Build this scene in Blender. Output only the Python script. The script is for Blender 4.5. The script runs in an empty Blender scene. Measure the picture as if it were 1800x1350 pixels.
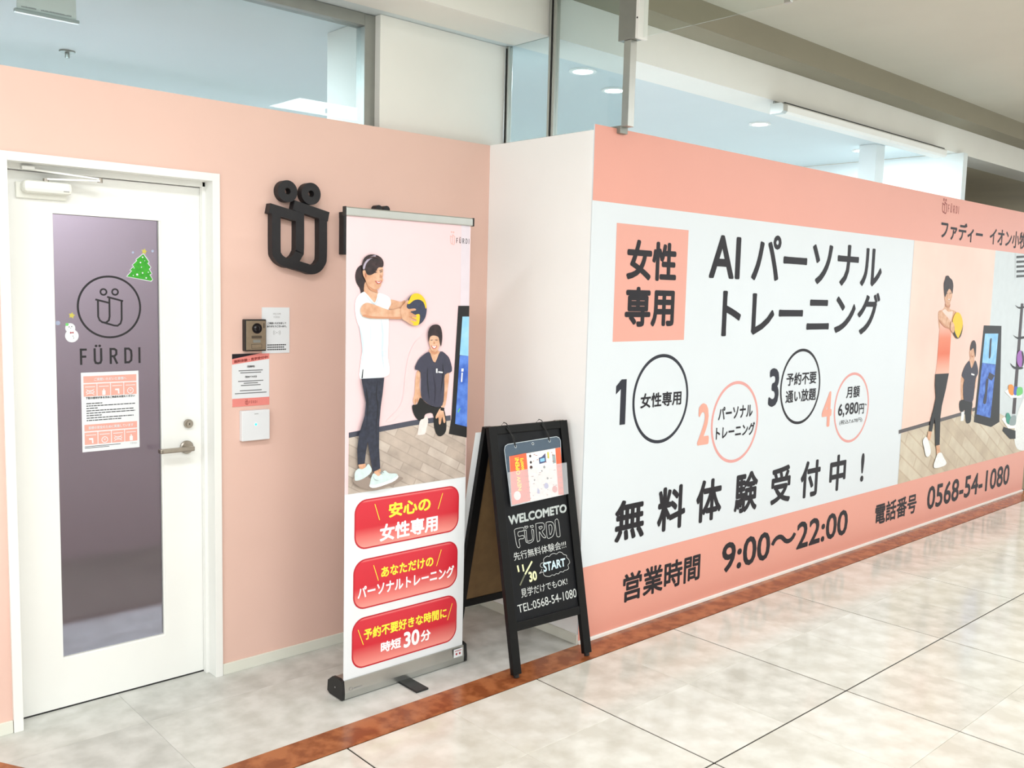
import bpy, bmesh, math, random, json
from mathutils import Vector, Matrix
from mathutils.geometry import tessellate_polygon
random.seed(4)
DATA = json.loads(r'''{"mural_box":[3.1468,3.6733,1.3822,1.9157],"mural_text":[["女性","ink",0.035,[3.2225,3.5893,1.6649,1.8499]],
["専用","ink",0.035,[3.2228,3.5856,1.4484,1.6341]],
["AI","ink",0.022,[3.8524,4.122,1.6904,1.9087]],
["パーソナル","ink",0.022,[4.227,5.686,1.6801,1.9375]],
["トレーニング","ink",0.022,[3.9824,5.6895,1.3845,1.6473]],
["1","slate",0.03,[3.1826,3.2545,0.9955,1.2071]],
["女性専用","ink",0.025,[3.3599,3.673,1.0611,1.1331]],
["2","coral",0.03,[3.8189,3.9177,0.8408,1.0562]],
["パーソナル","ink",0.025,[3.992,4.3076,0.9546,1.0261]],
["トレーニング","ink",0.025,[3.9793,4.3367,0.8542,0.924]],
["3","slate",0.03,[4.4558,4.5585,0.995,1.2111]],
["予約不要","ink",0.02,[4.6322,4.9584,1.1038,1.1778]],
["通い放題","ink",0.02,[4.6335,4.9643,1.005,1.0788]],
["4","coral",0.03,[5.0464,5.16,0.8323,1.0474]],
["月額","ink",0.02,[5.3292,5.4969,0.9917,1.066]],
["6,980","ink",0.02,[5.2392,5.494,0.877,0.9626]],
["円","ink",0.02,[5.5033,5.5663,0.8813,0.9469]],
["〜","ink",0.02,[5.574,5.5992,0.9326,0.9445]],
["(税込7,678円)","ink",0.0,[5.2654,5.5525,0.8273,0.8599]],
["無","ink",0.03,[3.2075,3.424,0.4346,0.6335]],
["料","ink",0.03,[3.5221,3.7455,0.4325,0.6563]],
["体","ink",0.03,[3.8351,4.0582,0.4297,0.6536]],
["験","ink",0.03,[4.1758,4.397,0.4282,0.6518]],
["受","ink",0.03,[4.5325,4.7397,0.4287,0.6476]],
["付","ink",0.03,[4.848,5.0712,0.422,0.6441]],
["中","ink",0.03,[5.1823,5.3827,0.4181,0.646]],
["!","ink",0.02,[5.5754,5.619,0.4369,0.6241]],
["営業時間","ink",0.025,[3.2843,3.895,0.1288,0.2711]],
["9:00〜22:00","ink",0.02,[4.0874,5.4481,0.118,0.2834]],
["電話番号","ink",0.025,[5.8145,6.4297,0.114,0.2573]],
["0568-54-1080","ink",0.02,[6.6017,8.1658,0.1034,0.2766]],
["ファディー","ink",0.025,[6.512,7.2397,2.0365,2.1676]],
["イオン小牧","ink",0.02,[7.3732,8.1253,2.037,2.1729]]],"mural_word":[6.6022,6.7825,2.2234,2.282],"mural_emblem":[6.5038,6.5828,2.2127,2.313],"mural_rings":[["slate",[3.3013,3.7287,0.8819,1.3168]],
["coral2",[3.9318,4.3663,0.7179,1.1558]],
["ink",[4.5715,5.0079,0.8749,1.3127]],
["coral2",[5.1879,5.6293,0.7103,1.1503]]],"photo_x0":6.1158,"photo_wx":7.5049,"mural_floor":[[6.1101,0.7061],
[7.0685,0.761],
[7.3497,0.7802],
[7.8618,0.7173],
[8.4279,0.5261]],"mural_base":[[6.0748,0.7323],
[7.066,0.7817],
[7.346,0.8043],
[7.3509,0.7786],
[7.0708,0.755],
[6.0786,0.7066]],"mural_woman":[["skin",1,[[6.5663,1.5324],
[6.6302,1.544],
[6.69,1.5839],
[6.7394,1.5787],
[6.7524,1.5503],
[6.8338,1.5392],
[6.8728,1.522],
[6.8557,1.4931],
[6.8111,1.4644],
[6.8337,1.4297],
[6.8248,1.3859],
[6.7902,1.3955],
[6.7742,1.4243],
[6.6878,1.4398],
[6.6178,1.4605],
[6.6001,1.4087],
[6.5749,1.4651]]],
["tank",0,[[6.6109,1.5326],
[6.6689,1.5509],
[6.726,1.5308],
[6.8041,1.5356],
[6.8034,1.5081],
[6.7871,1.4759],
[6.8006,1.4299],
[6.8037,1.3492],
[6.8058,1.2103],
[6.8165,1.0844],
[6.7216,1.0826],
[6.5877,1.0883],
[6.6003,1.1708],
[6.6017,1.273],
[6.6005,1.3748],
[6.6069,1.4312],
[6.594,1.4763]]],
["skin",1,[[6.5656,1.5212],
[6.6098,1.5394],
[6.667,1.5147],
[6.7723,1.4668],
[6.8147,1.4436],
[6.792,1.4162],
[6.6888,1.4341],
[6.6178,1.4605],
[6.5773,1.482]]],
["skin",1,[[6.6652,1.6819],
[6.7114,1.6941],
[6.7701,1.6679],
[6.7652,1.6337],
[6.7448,1.5947],
[6.7217,1.5717],
[6.6829,1.5782],
[6.6558,1.6118],
[6.6421,1.6454]]],
["hair",1,[[6.6333,1.7597],
[6.6431,1.7802],
[6.6821,1.7858],
[6.7116,1.7709],
[6.7549,1.7551],
[6.7771,1.7216],
[6.7776,1.6874],
[6.7717,1.6588],
[6.7397,1.6867],
[6.7114,1.6941],
[6.6831,1.6709],
[6.652,1.6343],
[6.6285,1.6789],
[6.6173,1.7291]]],
["skin_dk",1,[[6.6908,1.6258],
[6.7137,1.6182],
[6.7396,1.6242],
[6.7204,1.6103]]],
["hair2",0,[[6.669,1.6594],
[6.6952,1.6632],
[6.6957,1.6598],
[6.6696,1.656]]],
["hair2",0,[[6.722,1.6637],
[6.7542,1.6654],
[6.7548,1.662],
[6.7226,1.6603]]],
["wht",1,[[6.6939,1.6236],
[6.7162,1.6194],
[6.7369,1.6242],
[6.7198,1.6137]]],
["skin_sh",1,[[6.6597,1.5893],
[6.7217,1.5717],
[6.7455,1.5901],
[6.7441,1.5673],
[6.7236,1.5604],
[6.6791,1.5691]]],
["skin_sh",1,[[6.5888,1.4763],
[6.689,1.4329],
[6.787,1.4139],
[6.8058,1.3999],
[6.7605,1.4095],
[6.6771,1.4239],
[6.6027,1.456]]],
["ball_y",1,[[6.9902,1.4322],
[6.9915,1.4072],
[6.9863,1.3841],
[6.9749,1.3643],
[6.9583,1.3492],
[6.9375,1.3399],
[6.914,1.337],
[6.8894,1.3407],
[6.8655,1.3506],
[6.8439,1.366],
[6.8259,1.3859],
[6.8129,1.4088],
[6.8055,1.4333],
[6.8043,1.4578],
[6.8094,1.4805],
[6.8204,1.5],
[6.8366,1.5151],
[6.857,1.5245],
[6.8802,1.5278],
[6.9046,1.5247],
[6.9286,1.5152],
[6.9506,1.5001],
[6.969,1.4802],
[6.9825,1.4571]]],
["blk",1,[[6.8001,1.4644],
[6.8337,1.4297],
[6.8612,1.3831],
[6.9097,1.3453],
[6.937,1.3495],
[6.978,1.4053],
[6.9859,1.4404],
[6.9894,1.4052],
[6.9647,1.3527],
[6.9114,1.3359],
[6.858,1.3542],
[6.8176,1.3952]]],
["skin",1,[[6.7739,1.4576],
[6.8127,1.4552],
[6.8382,1.4354],
[6.8478,1.4122],
[6.8414,1.3857],
[6.8145,1.3814],
[6.7772,1.4071]]],
["blk",0,[[6.582,1.0908],
[6.8051,1.0872],
[6.7744,0.9793],
[6.7251,0.8543],
[6.7144,0.7736],
[6.7348,0.5708],
[6.6656,0.5681],
[6.633,0.7334],
[6.6156,0.7751],
[6.5892,0.6793],
[6.5408,0.6879],
[6.5538,0.7683],
[6.5891,0.8403],
[6.6156,0.9189],
[6.5871,1.012]]],
["skin",0,[[6.5254,0.6869],
[6.5866,0.6795],
[6.5678,0.6177],
[6.5142,0.6284]]],
["skin",0,[[6.6733,0.5697],
[6.7321,0.5711],
[6.765,0.4879],
[6.6991,0.4946]]],
["shoe",1,[[6.448,0.6253],
[6.4951,0.6507],
[6.5423,0.6143],
[6.5908,0.5405],
[6.5703,0.5055],
[6.5175,0.5109],
[6.4764,0.5747]]],
["shoe",1,[[6.6727,0.4599],
[6.7104,0.5075],
[6.7724,0.5083],
[6.817,0.4707],
[6.8749,0.4229],
[6.8229,0.4035],
[6.6818,0.405],
[6.6561,0.4313]]]],"mural_coach":[["skin",1,[[7.0373,1.0431],
[7.0919,1.0286],
[7.0849,0.939],
[7.1401,0.8271],
[7.0973,0.8057],
[7.0542,0.9167]]],
["skin",1,[[7.2743,1.0325],
[7.3226,1.0487],
[7.3137,0.951],
[7.2748,0.8367],
[7.2898,0.7557],
[7.2273,0.77],
[7.2229,0.8583],
[7.2757,0.9285]]],
["blk",1,[[7.0396,0.8696],
[7.1519,0.8748],
[7.2743,0.8551],
[7.2753,0.7691],
[7.2709,0.6956],
[7.1907,0.6944],
[7.1583,0.7591],
[7.1397,0.7968],
[7.1021,0.7788],
[7.0516,0.8028]]],
["shoe",0,[[7.0866,0.7848],
[7.1417,0.7857],
[7.1369,0.7157],
[7.0844,0.7161]]],
["skin",1,[[7.1713,1.2658],
[7.2256,1.2767],
[7.2629,1.2214],
[7.2468,1.1794],
[7.2646,1.1485],
[7.2131,1.1043],
[7.1511,1.1523],
[7.1751,1.1816],
[7.1525,1.2243]]],
["navy_d",1,[[7.122,1.1509],
[7.1666,1.1638],
[7.2124,1.1079],
[7.2674,1.1654],
[7.3173,1.1247],
[7.3436,1.0662],
[7.3059,1.0249],
[7.297,0.9273],
[7.2778,0.8524],
[7.169,0.8616],
[7.1065,0.8836],
[7.082,0.9872],
[7.0948,1.0285],
[7.0428,1.0607],
[7.0784,1.119]]],
["wht",0,[[7.2132,1.0716],
[7.2751,1.0605],
[7.2739,1.0508],
[7.2157,1.0581]]],
["hair",1,[[7.1613,1.272],
[7.1813,1.3076],
[7.2207,1.3189],
[7.2624,1.288],
[7.272,1.2211],
[7.2626,1.191],
[7.2366,1.2341],
[7.2136,1.2612],
[7.1669,1.2419]]],
["skin_dk",1,[[7.182,1.2079],
[7.2074,1.1987],
[7.2298,1.2065],
[7.2088,1.1914]]]],"mural_screen":[["blk",0,[[7.3874,1.4296],
[7.7384,1.4236],
[7.7674,1.2334],
[7.853,0.6505],
[7.6874,0.6223],
[7.3352,0.6906]]],
["scr_l",0,[[7.4211,1.367],
[7.6852,1.3637],
[7.6822,1.1205],
[7.4086,1.1437]]],
["scr_d",0,[[7.4088,1.1424],
[7.6827,1.118],
[7.6563,0.6976],
[7.3765,0.7471]]],
["navy_d",1,[[7.5273,1.3198],
[7.5573,1.328],
[7.5613,1.2757],
[7.5659,1.1883],
[7.5301,1.1769],
[7.5263,1.2764]]],
["navy_d",0,[[7.5651,1.0633],
[7.677,1.0334],
[7.62,0.9955],
[7.5354,1.0207]]],
["navy_d",1,[[7.5073,1.0033],
[7.5539,1.0074],
[7.5501,0.9135],
[7.5423,0.8234],
[7.484,0.8321],
[7.5086,0.9157]]]],"mural_rack":[["rackb",0,[[8.1156,1.6033],
[8.1722,1.6038],
[8.189,0.6915],
[8.1138,0.6968]]],
["blk",1,[[7.9932,1.5892],
[8.0692,1.5744],
[8.1916,1.5805],
[8.1909,1.5674],
[8.072,1.5614]]],
["blk",1,[[7.9958,1.3509],
[8.087,1.3301],
[8.2423,1.3344],
[8.2461,1.3171],
[8.101,1.3142]]],
["blk",1,[[7.9824,1.1217],
[8.0865,1.088],
[8.2664,1.0775],
[8.2517,1.062],
[8.0726,1.0715]]],
["blk",0,[[7.9468,0.6038],
[8.2198,0.5481],
[8.2345,0.4793],
[8.1089,0.4879],
[7.9295,0.5724]]],
["wht",0,[[7.9068,0.8965],
[7.9859,0.9092],
[8.3041,0.8559],
[8.2935,0.8215],
[8.0536,0.8332]]],
["wht",0,[[7.8925,0.6709],
[7.9471,0.6852],
[8.2173,0.5927],
[8.2045,0.5695],
[8.0473,0.5824]]],
["org",1,[[7.9887,0.8959],
[7.9859,0.9418],
[8.0656,0.9405],
[8.1207,0.8954],
[8.1014,0.8541],
[8.0299,0.8635]]],
["blu",1,[[8.1065,0.8631],
[8.115,0.9221],
[8.2031,0.907],
[8.1722,0.8527]]],
["grn",1,[[8.1727,0.85],
[8.1779,0.9083],
[8.2858,0.9067],
[8.3072,0.8584],
[8.2456,0.8432]]],
["teal",1,[[7.9892,0.6465],
[7.9802,0.7064],
[8.0347,0.7091],
[8.0904,0.6587],
[8.0544,0.615]]],
["gry",1,[[8.0614,0.6145],
[8.0876,0.6722],
[8.1919,0.6779],
[8.2066,0.6097],
[8.156,0.5976]]],
["purp",1,[[8.2762,1.1478],
[8.2773,1.1298],
[8.2727,1.1132],
[8.2625,1.0992],
[8.2477,1.0888],
[8.2291,1.0825],
[8.2082,1.0809],
[8.1863,1.0841],
[8.1649,1.0917],
[8.1456,1.1033],
[8.1295,1.1181],
[8.1178,1.135],
[8.1112,1.1529],
[8.1101,1.1706],
[8.1147,1.1869],
[8.1245,1.2008],
[8.1391,1.2112],
[8.1573,1.2176],
[8.178,1.2194],
[8.1999,1.2166],
[8.2213,1.2092],
[8.2409,1.1977],
[8.2573,1.1829],
[8.2694,1.1659]]],
["blk",1,[[8.2016,1.2096],
[8.2477,1.1952],
[8.2763,1.1145],
[8.2373,1.0785],
[8.2377,1.1423]]]],"mural_whiteball":[["shoe",1,[[8.3703,0.7872],
[8.2987,0.7646],
[8.2361,0.6881],
[8.2015,0.5832],
[8.2207,0.4603],
[8.289,0.3929],
[8.3858,0.3656],
[8.4651,0.3578]]]],"mural_vent":[["wht2",0,[[7.9124,2.0008],
[8.182,2.0132],
[8.2293,1.8017],
[7.9427,1.7939]]],
["gry_d",0,[[7.9357,1.9794],
[8.1863,1.994],
[8.1898,1.9782],
[7.9351,1.9604]]],
["gry_d",0,[[7.9438,1.9417],
[8.1949,1.9554],
[8.1985,1.9395],
[7.9432,1.9225]]],
["gry_d",0,[[7.9519,1.9038],
[8.2036,1.9166],
[8.2071,1.9008],
[7.9514,1.8846]]],
["gry_d",0,[[7.9601,1.8658],
[8.2123,1.8778],
[8.2158,1.8619],
[7.9595,1.8467]]],
["gry_d",0,[[7.9683,1.8278],
[8.221,1.8389],
[8.2245,1.823],
[7.9677,1.8086]]]],"ban_photo":[0.813],"ban_bg":[["b_col",0,[[2.3961,1.8699],
[2.4422,1.873],
[2.4512,1.5329],
[2.3997,1.5325]]],
["b_floor",0,[[1.8684,1.0339],
[2.1636,1.055],
[2.3572,1.0604],
[2.444,1.0443],
[2.444,0.8081],
[1.8671,0.8066]]],
["b_base",0,[[1.8683,1.051],
[2.1633,1.0752],
[2.3586,1.082],
[2.3592,1.0603],
[2.1636,1.0542],
[1.8685,1.031]]],
["b_shad",1,[[2.1407,1.3346],
[2.1759,1.3927],
[2.2233,1.4067],
[2.2316,1.3619],
[2.1863,1.3185],
[2.1691,1.2597],
[2.1702,1.2002],
[2.135,1.1354],
[2.0734,1.0843],
[2.0384,1.0833],
[2.108,1.1446],
[2.1242,1.2469]]]],"ban_woman":[["hair",1,[[1.9254,1.6846],
[1.9331,1.6627],
[1.9385,1.6212],
[1.9289,1.5848],
[1.9176,1.5706],
[1.9124,1.5928],
[1.8959,1.6166],
[1.8907,1.6441],
[1.901,1.672]]],
["skin",1,[[1.9352,1.6211],
[1.9636,1.5994],
[1.9855,1.5942],
[1.9942,1.5733],
[1.9927,1.5577],
[1.9794,1.542],
[1.9574,1.5587],
[1.9307,1.5778]]],
["skin",1,[[2.0406,1.5469],
[2.0543,1.5557],
[2.0972,1.5475],
[2.1192,1.5536],
[2.116,1.5347],
[2.1039,1.5158],
[2.0454,1.5184]]],
["topw",1,[[1.9265,1.5826],
[1.9431,1.5738],
[1.9608,1.5573],
[1.9777,1.5434],
[1.9876,1.5626],
[1.9933,1.5789],
[2.0188,1.5751],
[2.0447,1.5634],
[2.0528,1.5399],
[2.0411,1.517],
[2.0433,1.4812],
[2.0428,1.3951],
[2.0401,1.3375],
[2.0506,1.272],
[2.0188,1.2546],
[1.9677,1.2511],
[1.9141,1.255],
[1.9169,1.3128],
[1.9246,1.369],
[1.9199,1.4253],
[1.8988,1.4745],
[1.8902,1.5231],
[1.898,1.5613]]],
["fold",1,[[1.9583,1.4813],
[1.9623,1.4248],
[1.9591,1.3398],
[1.9565,1.2687],
[1.9582,1.3398],
[1.9581,1.4249]]],
["fold",1,[[1.9071,1.4675],
[1.9258,1.4112],
[1.9312,1.3689],
[1.9251,1.3125],
[1.9229,1.369],
[1.9158,1.4184]]],
["fold",1,[[2.0073,1.4813],
[2.0208,1.4241],
[2.0176,1.3453],
[2.0253,1.2803],
[2.0107,1.3455],
[2.0123,1.4242]]],
["fold",0,[[2.0174,1.3561],
[2.0329,1.3579],
[2.0314,1.3377],
[2.0177,1.3353]]],
["topw",0,[[2.0192,1.3539],
[2.0295,1.3551],
[2.0288,1.34],
[2.0194,1.3381]]],
["navy_k",0,[[1.9254,1.2899],
[1.9287,1.2898],
[1.9257,1.2559],
[1.9207,1.2561]]],
["fold",1,[[1.9307,1.5778],
[1.9474,1.5585],
[1.9778,1.5364],
[1.9927,1.5591],
[1.995,1.5761],
[1.9893,1.5591],
[1.9777,1.542],
[1.9558,1.5572]]],
["skin_sh",1,[[1.9435,1.6102],
[1.9637,1.5959],
[1.9855,1.5914],
[1.9873,1.583],
[1.9638,1.5868],
[1.947,1.5991]]],
["skin",1,[[1.9547,1.6495],
[1.973,1.6571],
[1.9879,1.673],
[2.0089,1.6807],
[2.0135,1.6584],
[2.0103,1.6399],
[2.0138,1.6302],
[2.0063,1.6194],
[2.0014,1.6051],
[1.9847,1.5921],
[1.9637,1.5973],
[1.9427,1.6108],
[1.9317,1.6314],
[1.9234,1.6451],
[1.9216,1.6623],
[1.9314,1.6641],
[1.9423,1.6477]]],
["hair",1,[[1.9173,1.6816],
[1.9252,1.7067],
[1.9473,1.7222],
[1.9747,1.7242],
[2.0009,1.7155],
[2.0138,1.6992],
[2.0115,1.6794],
[1.9912,1.6759],
[1.9763,1.6572],
[1.9564,1.6468],
[1.9398,1.6491],
[1.9314,1.6641],
[1.9215,1.6637]]],
["lil",1,[[1.9215,1.6706],
[1.9278,1.6903],
[1.9491,1.7119],
[1.9747,1.7221],
[1.9773,1.7173],
[1.9541,1.7059],
[1.9361,1.6885],
[1.9289,1.6681]]],
["hair",0,[[1.973,1.6571],
[1.983,1.6602],
[1.9847,1.6581],
[1.9747,1.6543]]],
["hair",0,[[1.9965,1.6606],
[2.0092,1.6625],
[2.0092,1.6603],
[1.9982,1.6579]]],
["hair2",0,[[1.9712,1.664],
[1.9855,1.6673],
[1.9855,1.6652],
[1.9721,1.6619]]],
["hair2",0,[[1.9947,1.6662],
[2.0099,1.6688],
[2.01,1.6667],
[1.9956,1.6641]]],
["skin_sh",1,[[1.9966,1.6508],
[2.0052,1.6454],
[2.0103,1.6428],
[2.0035,1.6383],
[1.9968,1.6395],
[2.0018,1.6439]]],
["lip",1,[[1.9767,1.6264],
[1.9919,1.6225],
[2.0054,1.6278],
[2.0021,1.6193],
[1.992,1.6141],
[1.9819,1.6181]]],
["wht",1,[[1.9809,1.6237],
[1.9919,1.6204],
[2.002,1.6249],
[1.992,1.6176]]],
["hair2",1,[[1.9376,1.7045],
[1.9581,1.7165],
[1.979,1.716],
[1.9917,1.7095],
[1.9774,1.7117],
[1.9582,1.7109]]],
["skin_dk",1,[[1.9315,1.6557],
[1.9349,1.6489],
[1.935,1.6364],
[1.93,1.6432]]],
["skin",1,[[1.9107,1.5198],
[1.9311,1.5408],
[1.9643,1.5377],
[2.0411,1.5155],
[2.0976,1.5223],
[2.106,1.492],
[2.0895,1.4811],
[2.0329,1.4826],
[1.9566,1.4842],
[1.9192,1.494]]],
["skin_sh",1,[[1.9192,1.4926],
[1.9566,1.4834],
[2.0329,1.4819],
[2.0921,1.4804],
[2.1043,1.4898],
[2.0501,1.4884],
[1.9649,1.4912],
[1.9315,1.4982]]],
["navy_b",1,[[2.2202,1.5194],
[2.2187,1.5031],
[2.2139,1.488],
[2.2059,1.475],
[2.1955,1.465],
[2.1833,1.4588],
[2.1702,1.4568],
[2.157,1.459],
[2.1448,1.4653],
[2.1342,1.4752],
[2.1261,1.488],
[2.1208,1.5029],
[2.1189,1.5188],
[2.1203,1.5348],
[2.1251,1.5497],
[2.1328,1.5625],
[2.1429,1.5725],
[2.1549,1.5788],
[2.168,1.5811],
[2.1811,1.5792],
[2.1935,1.5732],
[2.2043,1.5635],
[2.2127,1.5506],
[2.2181,1.5356]]],
["ball_y",1,[[2.1334,1.5537],
[2.1456,1.5742],
[2.1679,1.5819],
[2.1925,1.575],
[2.2112,1.5561],
[2.219,1.5326],
[2.2146,1.5215],
[2.2041,1.5458],
[2.182,1.5572],
[2.1567,1.554],
[2.1372,1.5407],
[2.1265,1.5406]]],
["ball_y",1,[[2.1349,1.4665],
[2.14,1.481],
[2.1578,1.4942],
[2.183,1.5001],
[2.1861,1.481],
[2.1792,1.4575],
[2.1521,1.4562]]],
["skin",1,[[2.0932,1.5208],
[2.1088,1.539],
[2.1228,1.5536],
[2.1308,1.5508],
[2.1213,1.5319],
[2.1304,1.5203],
[2.1609,1.522],
[2.1655,1.5147],
[2.1396,1.5087],
[2.1686,1.4942],
[2.166,1.4854],
[2.1399,1.4898],
[2.1707,1.4781],
[2.1636,1.47],
[2.1383,1.4752],
[2.1565,1.462],
[2.144,1.4584],
[2.1206,1.4709],
[2.1009,1.4826]]],
["skin_sh",1,[[2.1304,1.5203],
[2.1376,1.5175],
[2.1646,1.5161],
[2.1395,1.5138]]],
["skin_sh",1,[[2.1378,1.5087],
[2.1668,1.4935],
[2.165,1.4913],
[2.1361,1.5044]]],
["skin_sh",1,[[2.1363,1.4913],
[2.1689,1.4773],
[2.1662,1.4751],
[2.1345,1.4876]]],
["navy_l",0,[[1.915,1.2549],
[2.0196,1.2545],
[2.0127,1.1941],
[2.0047,1.1439],
[1.9987,1.0791],
[1.999,0.9844],
[2.0052,0.8995],
[1.9718,0.8893],
[1.9557,0.9595],
[1.9467,1.0111],
[1.9387,0.9685],
[1.9333,0.9256],
[1.9024,0.9247],
[1.8993,0.9868],
[1.9071,1.0433],
[1.9314,1.113],
[1.9367,1.1627],
[1.9245,1.2133]]],
["navy_k",1,[[1.9914,1.2529],
[1.9853,1.1957],
[1.9945,1.1374],
[1.9851,1.0656],
[1.9894,0.9926],
[1.9817,1.0659],
[1.9894,1.1377],
[1.9802,1.196]]],
["navy_k",1,[[1.9343,1.227],
[1.9475,1.1692],
[1.944,1.1049],
[1.9363,1.0408],
[1.9423,1.105],
[1.94,1.1696]]],
["skin",0,[[1.904,0.9259],
[1.9358,0.9268],
[1.9394,0.9061],
[1.9126,0.9019]]],
["skin",0,[[1.9752,0.8904],
[2.0052,0.8987],
[2.0116,0.873],
[1.9849,0.8688]]],
["f_shad",1,[[1.8797,0.8726],
[1.9211,0.8836],
[1.9807,0.8605],
[2.0856,0.8584],
[2.1127,0.8447],
[2.0419,0.825],
[1.9726,0.819],
[1.9048,0.8421]]],
["b_shoe",1,[[1.8894,0.8981],
[1.9042,0.9108],
[1.9209,0.9067],
[1.9376,0.9136],
[1.9502,0.9238],
[1.9649,0.9003],
[1.9549,0.8833],
[1.9213,0.8676],
[1.8922,0.8653],
[1.8879,0.8767]]],
["b_shoe",1,[[1.957,0.8465],
[1.9652,0.8748],
[1.9761,0.8845],
[1.9978,0.8709],
[2.0235,0.8901],
[2.0456,0.8764],
[2.081,0.8709],
[2.0857,0.8569],
[2.0593,0.8414],
[1.9811,0.8289],
[1.9554,0.8358]]],
["gry",0,[[2.0019,0.8874],
[2.015,0.8785],
[2.0133,0.8757],
[2.0002,0.8839]]],
["gry",0,[[2.0079,0.8911],
[2.0219,0.8821],
[2.0202,0.8794],
[2.0071,0.8875]]],
["gry",1,[[1.9677,0.8781],
[1.979,0.8607],
[1.998,0.8525],
[1.979,0.8578]]],
["shoe",1,[[1.957,0.8429],
[1.981,0.8385],
[2.0591,0.8511],
[2.0856,0.8621],
[2.0875,0.8537],
[2.0593,0.8392],
[1.9811,0.8267],
[1.9554,0.8343]]]],"ban_coach":[["skin",1,[[2.1817,1.2711],
[2.2001,1.2659],
[2.1956,1.2138],
[2.2058,1.1608],
[2.1897,1.1348],
[2.182,1.151],
[2.1759,1.1342],
[2.1646,1.1543],
[2.1723,1.1852],
[2.1742,1.2298]]],
["blk",1,[[2.1604,1.1352],
[2.185,1.1396],
[2.2002,1.1649],
[2.2265,1.1445],
[2.2644,1.1254],
[2.3121,1.1253],
[2.3325,1.0762],
[2.3357,1.0219],
[2.3148,1.0004],
[2.2907,1.0041],
[2.2729,1.0386],
[2.2651,1.0949],
[2.2275,1.0953],
[2.2186,1.0733],
[2.2001,1.0694],
[2.172,1.0955]]],
["pshoe",1,[[2.1899,1.0189],
[2.2001,1.0694],
[2.2185,1.0786],
[2.2323,1.0882],
[2.2421,1.0677],
[2.2342,1.0379],
[2.2253,1.0144],
[2.1919,1.0142]]],
["skin",1,[[2.3188,1.2549],
[2.3448,1.26],
[2.3412,1.2065],
[2.3303,1.1303],
[2.3182,1.1119],
[2.3309,1.0609],
[2.3214,1.0539],
[2.3131,1.0792],
[2.306,1.0505],
[2.2964,1.052],
[2.294,1.0775],
[2.2826,1.0738],
[2.2795,1.0832],
[2.2961,1.1095],
[2.3091,1.1316]]],
["blk",0,[[2.3045,1.1197],
[2.3239,1.1153],
[2.3222,1.1024],
[2.3029,1.1068]]],
["skin_sh",1,[[2.2966,1.0865],
[2.3019,1.0631],
[2.2988,1.0749]]],
["skin_sh",1,[[2.31,1.0894],
[2.3172,1.0696],
[2.3131,1.0776]]],
["skin_sh",1,[[2.1763,1.1626],
[2.1786,1.14],
[2.1738,1.1515]]],
["skin_sh",1,[[2.1854,1.1658],
[2.1885,1.1469],
[2.1829,1.1547]]],
["skin",1,[[2.2427,1.3616],
[2.2804,1.3547],
[2.2979,1.3362],
[2.2721,1.3037],
[2.2415,1.3317]]],
["navy_s",1,[[2.2393,1.3482],
[2.2558,1.3178],
[2.2711,1.3038],
[2.2958,1.3483],
[2.3266,1.3354],
[2.3464,1.3134],
[2.3582,1.2656],
[2.3218,1.2518],
[2.3202,1.1922],
[2.3111,1.1269],
[2.2644,1.1254],
[2.2265,1.1468],
[2.2028,1.1745],
[2.1983,1.266],
[2.1697,1.282],
[2.1819,1.3112],
[2.2044,1.3328]]],
["skin_sh",1,[[2.2485,1.3525],
[2.2693,1.346],
[2.2805,1.3532],
[2.2807,1.3427],
[2.2676,1.337],
[2.2506,1.3435]]],
["navy_k",1,[[2.233,1.287],
[2.2305,1.2271],
[2.2451,1.1509],
[2.2361,1.2268]]],
["navy_k",1,[[2.3083,1.2995],
[2.315,1.2536],
[2.3014,1.178],
[2.3093,1.2538]]],
["navy_d",1,[[2.2618,1.2558],
[2.2725,1.1948],
[2.2699,1.1342],
[2.2781,1.1945]]],
["wht",0,[[2.2745,1.2795],
[2.282,1.2792],
[2.2824,1.261],
[2.2748,1.2628]]],
["wht",0,[[2.2861,1.2684],
[2.309,1.2652],
[2.3091,1.2599],
[2.2862,1.2624]]],
["skin",1,[[2.2356,1.3916],
[2.238,1.414],
[2.2583,1.4227],
[2.2831,1.4058],
[2.2912,1.3831],
[2.2841,1.3607],
[2.2693,1.3482],
[2.2504,1.354],
[2.2407,1.3729]]],
["hair",1,[[2.2318,1.3977],
[2.2304,1.423],
[2.2374,1.4437],
[2.252,1.4556],
[2.2726,1.4584],
[2.2897,1.4523],
[2.2996,1.4342],
[2.3032,1.4018],
[2.2972,1.3694],
[2.2892,1.3869],
[2.2851,1.4043],
[2.2717,1.412],
[2.2529,1.4138],
[2.24,1.4065],
[2.2357,1.3901]]],
["skin_sh",1,[[2.2609,1.3912],
[2.2667,1.3821],
[2.2611,1.3792],
[2.2573,1.3823]]],
["lip",1,[[2.2462,1.3743],
[2.2613,1.3702],
[2.2763,1.3736],
[2.2727,1.3639],
[2.2624,1.3597],
[2.252,1.3644]]],
["wht",1,[[2.25,1.3727],
[2.2613,1.3694],
[2.2725,1.3715],
[2.2624,1.3627]]],
["hair",0,[[2.243,1.396],
[2.2532,1.3973],
[2.2533,1.3951],
[2.244,1.3937]]],
["hair",0,[[2.2664,1.3971],
[2.2777,1.3962],
[2.2777,1.3939],
[2.2664,1.3948]]]],"ban_screen":[["blk",0,[[2.3879,1.534],
[2.4532,1.5345],
[2.4466,0.981],
[2.3507,1.0051],
[2.3619,1.0663]]],
["scr_l",0,[[2.4106,1.4898],
[2.4524,1.4898],
[2.4487,1.3258],
[2.3998,1.331]]],
["scr_d",0,[[2.3998,1.3295],
[2.4487,1.3258],
[2.4465,1.0268],
[2.3821,1.0445]]],
["wht",0,[[2.4101,1.2743],
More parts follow.
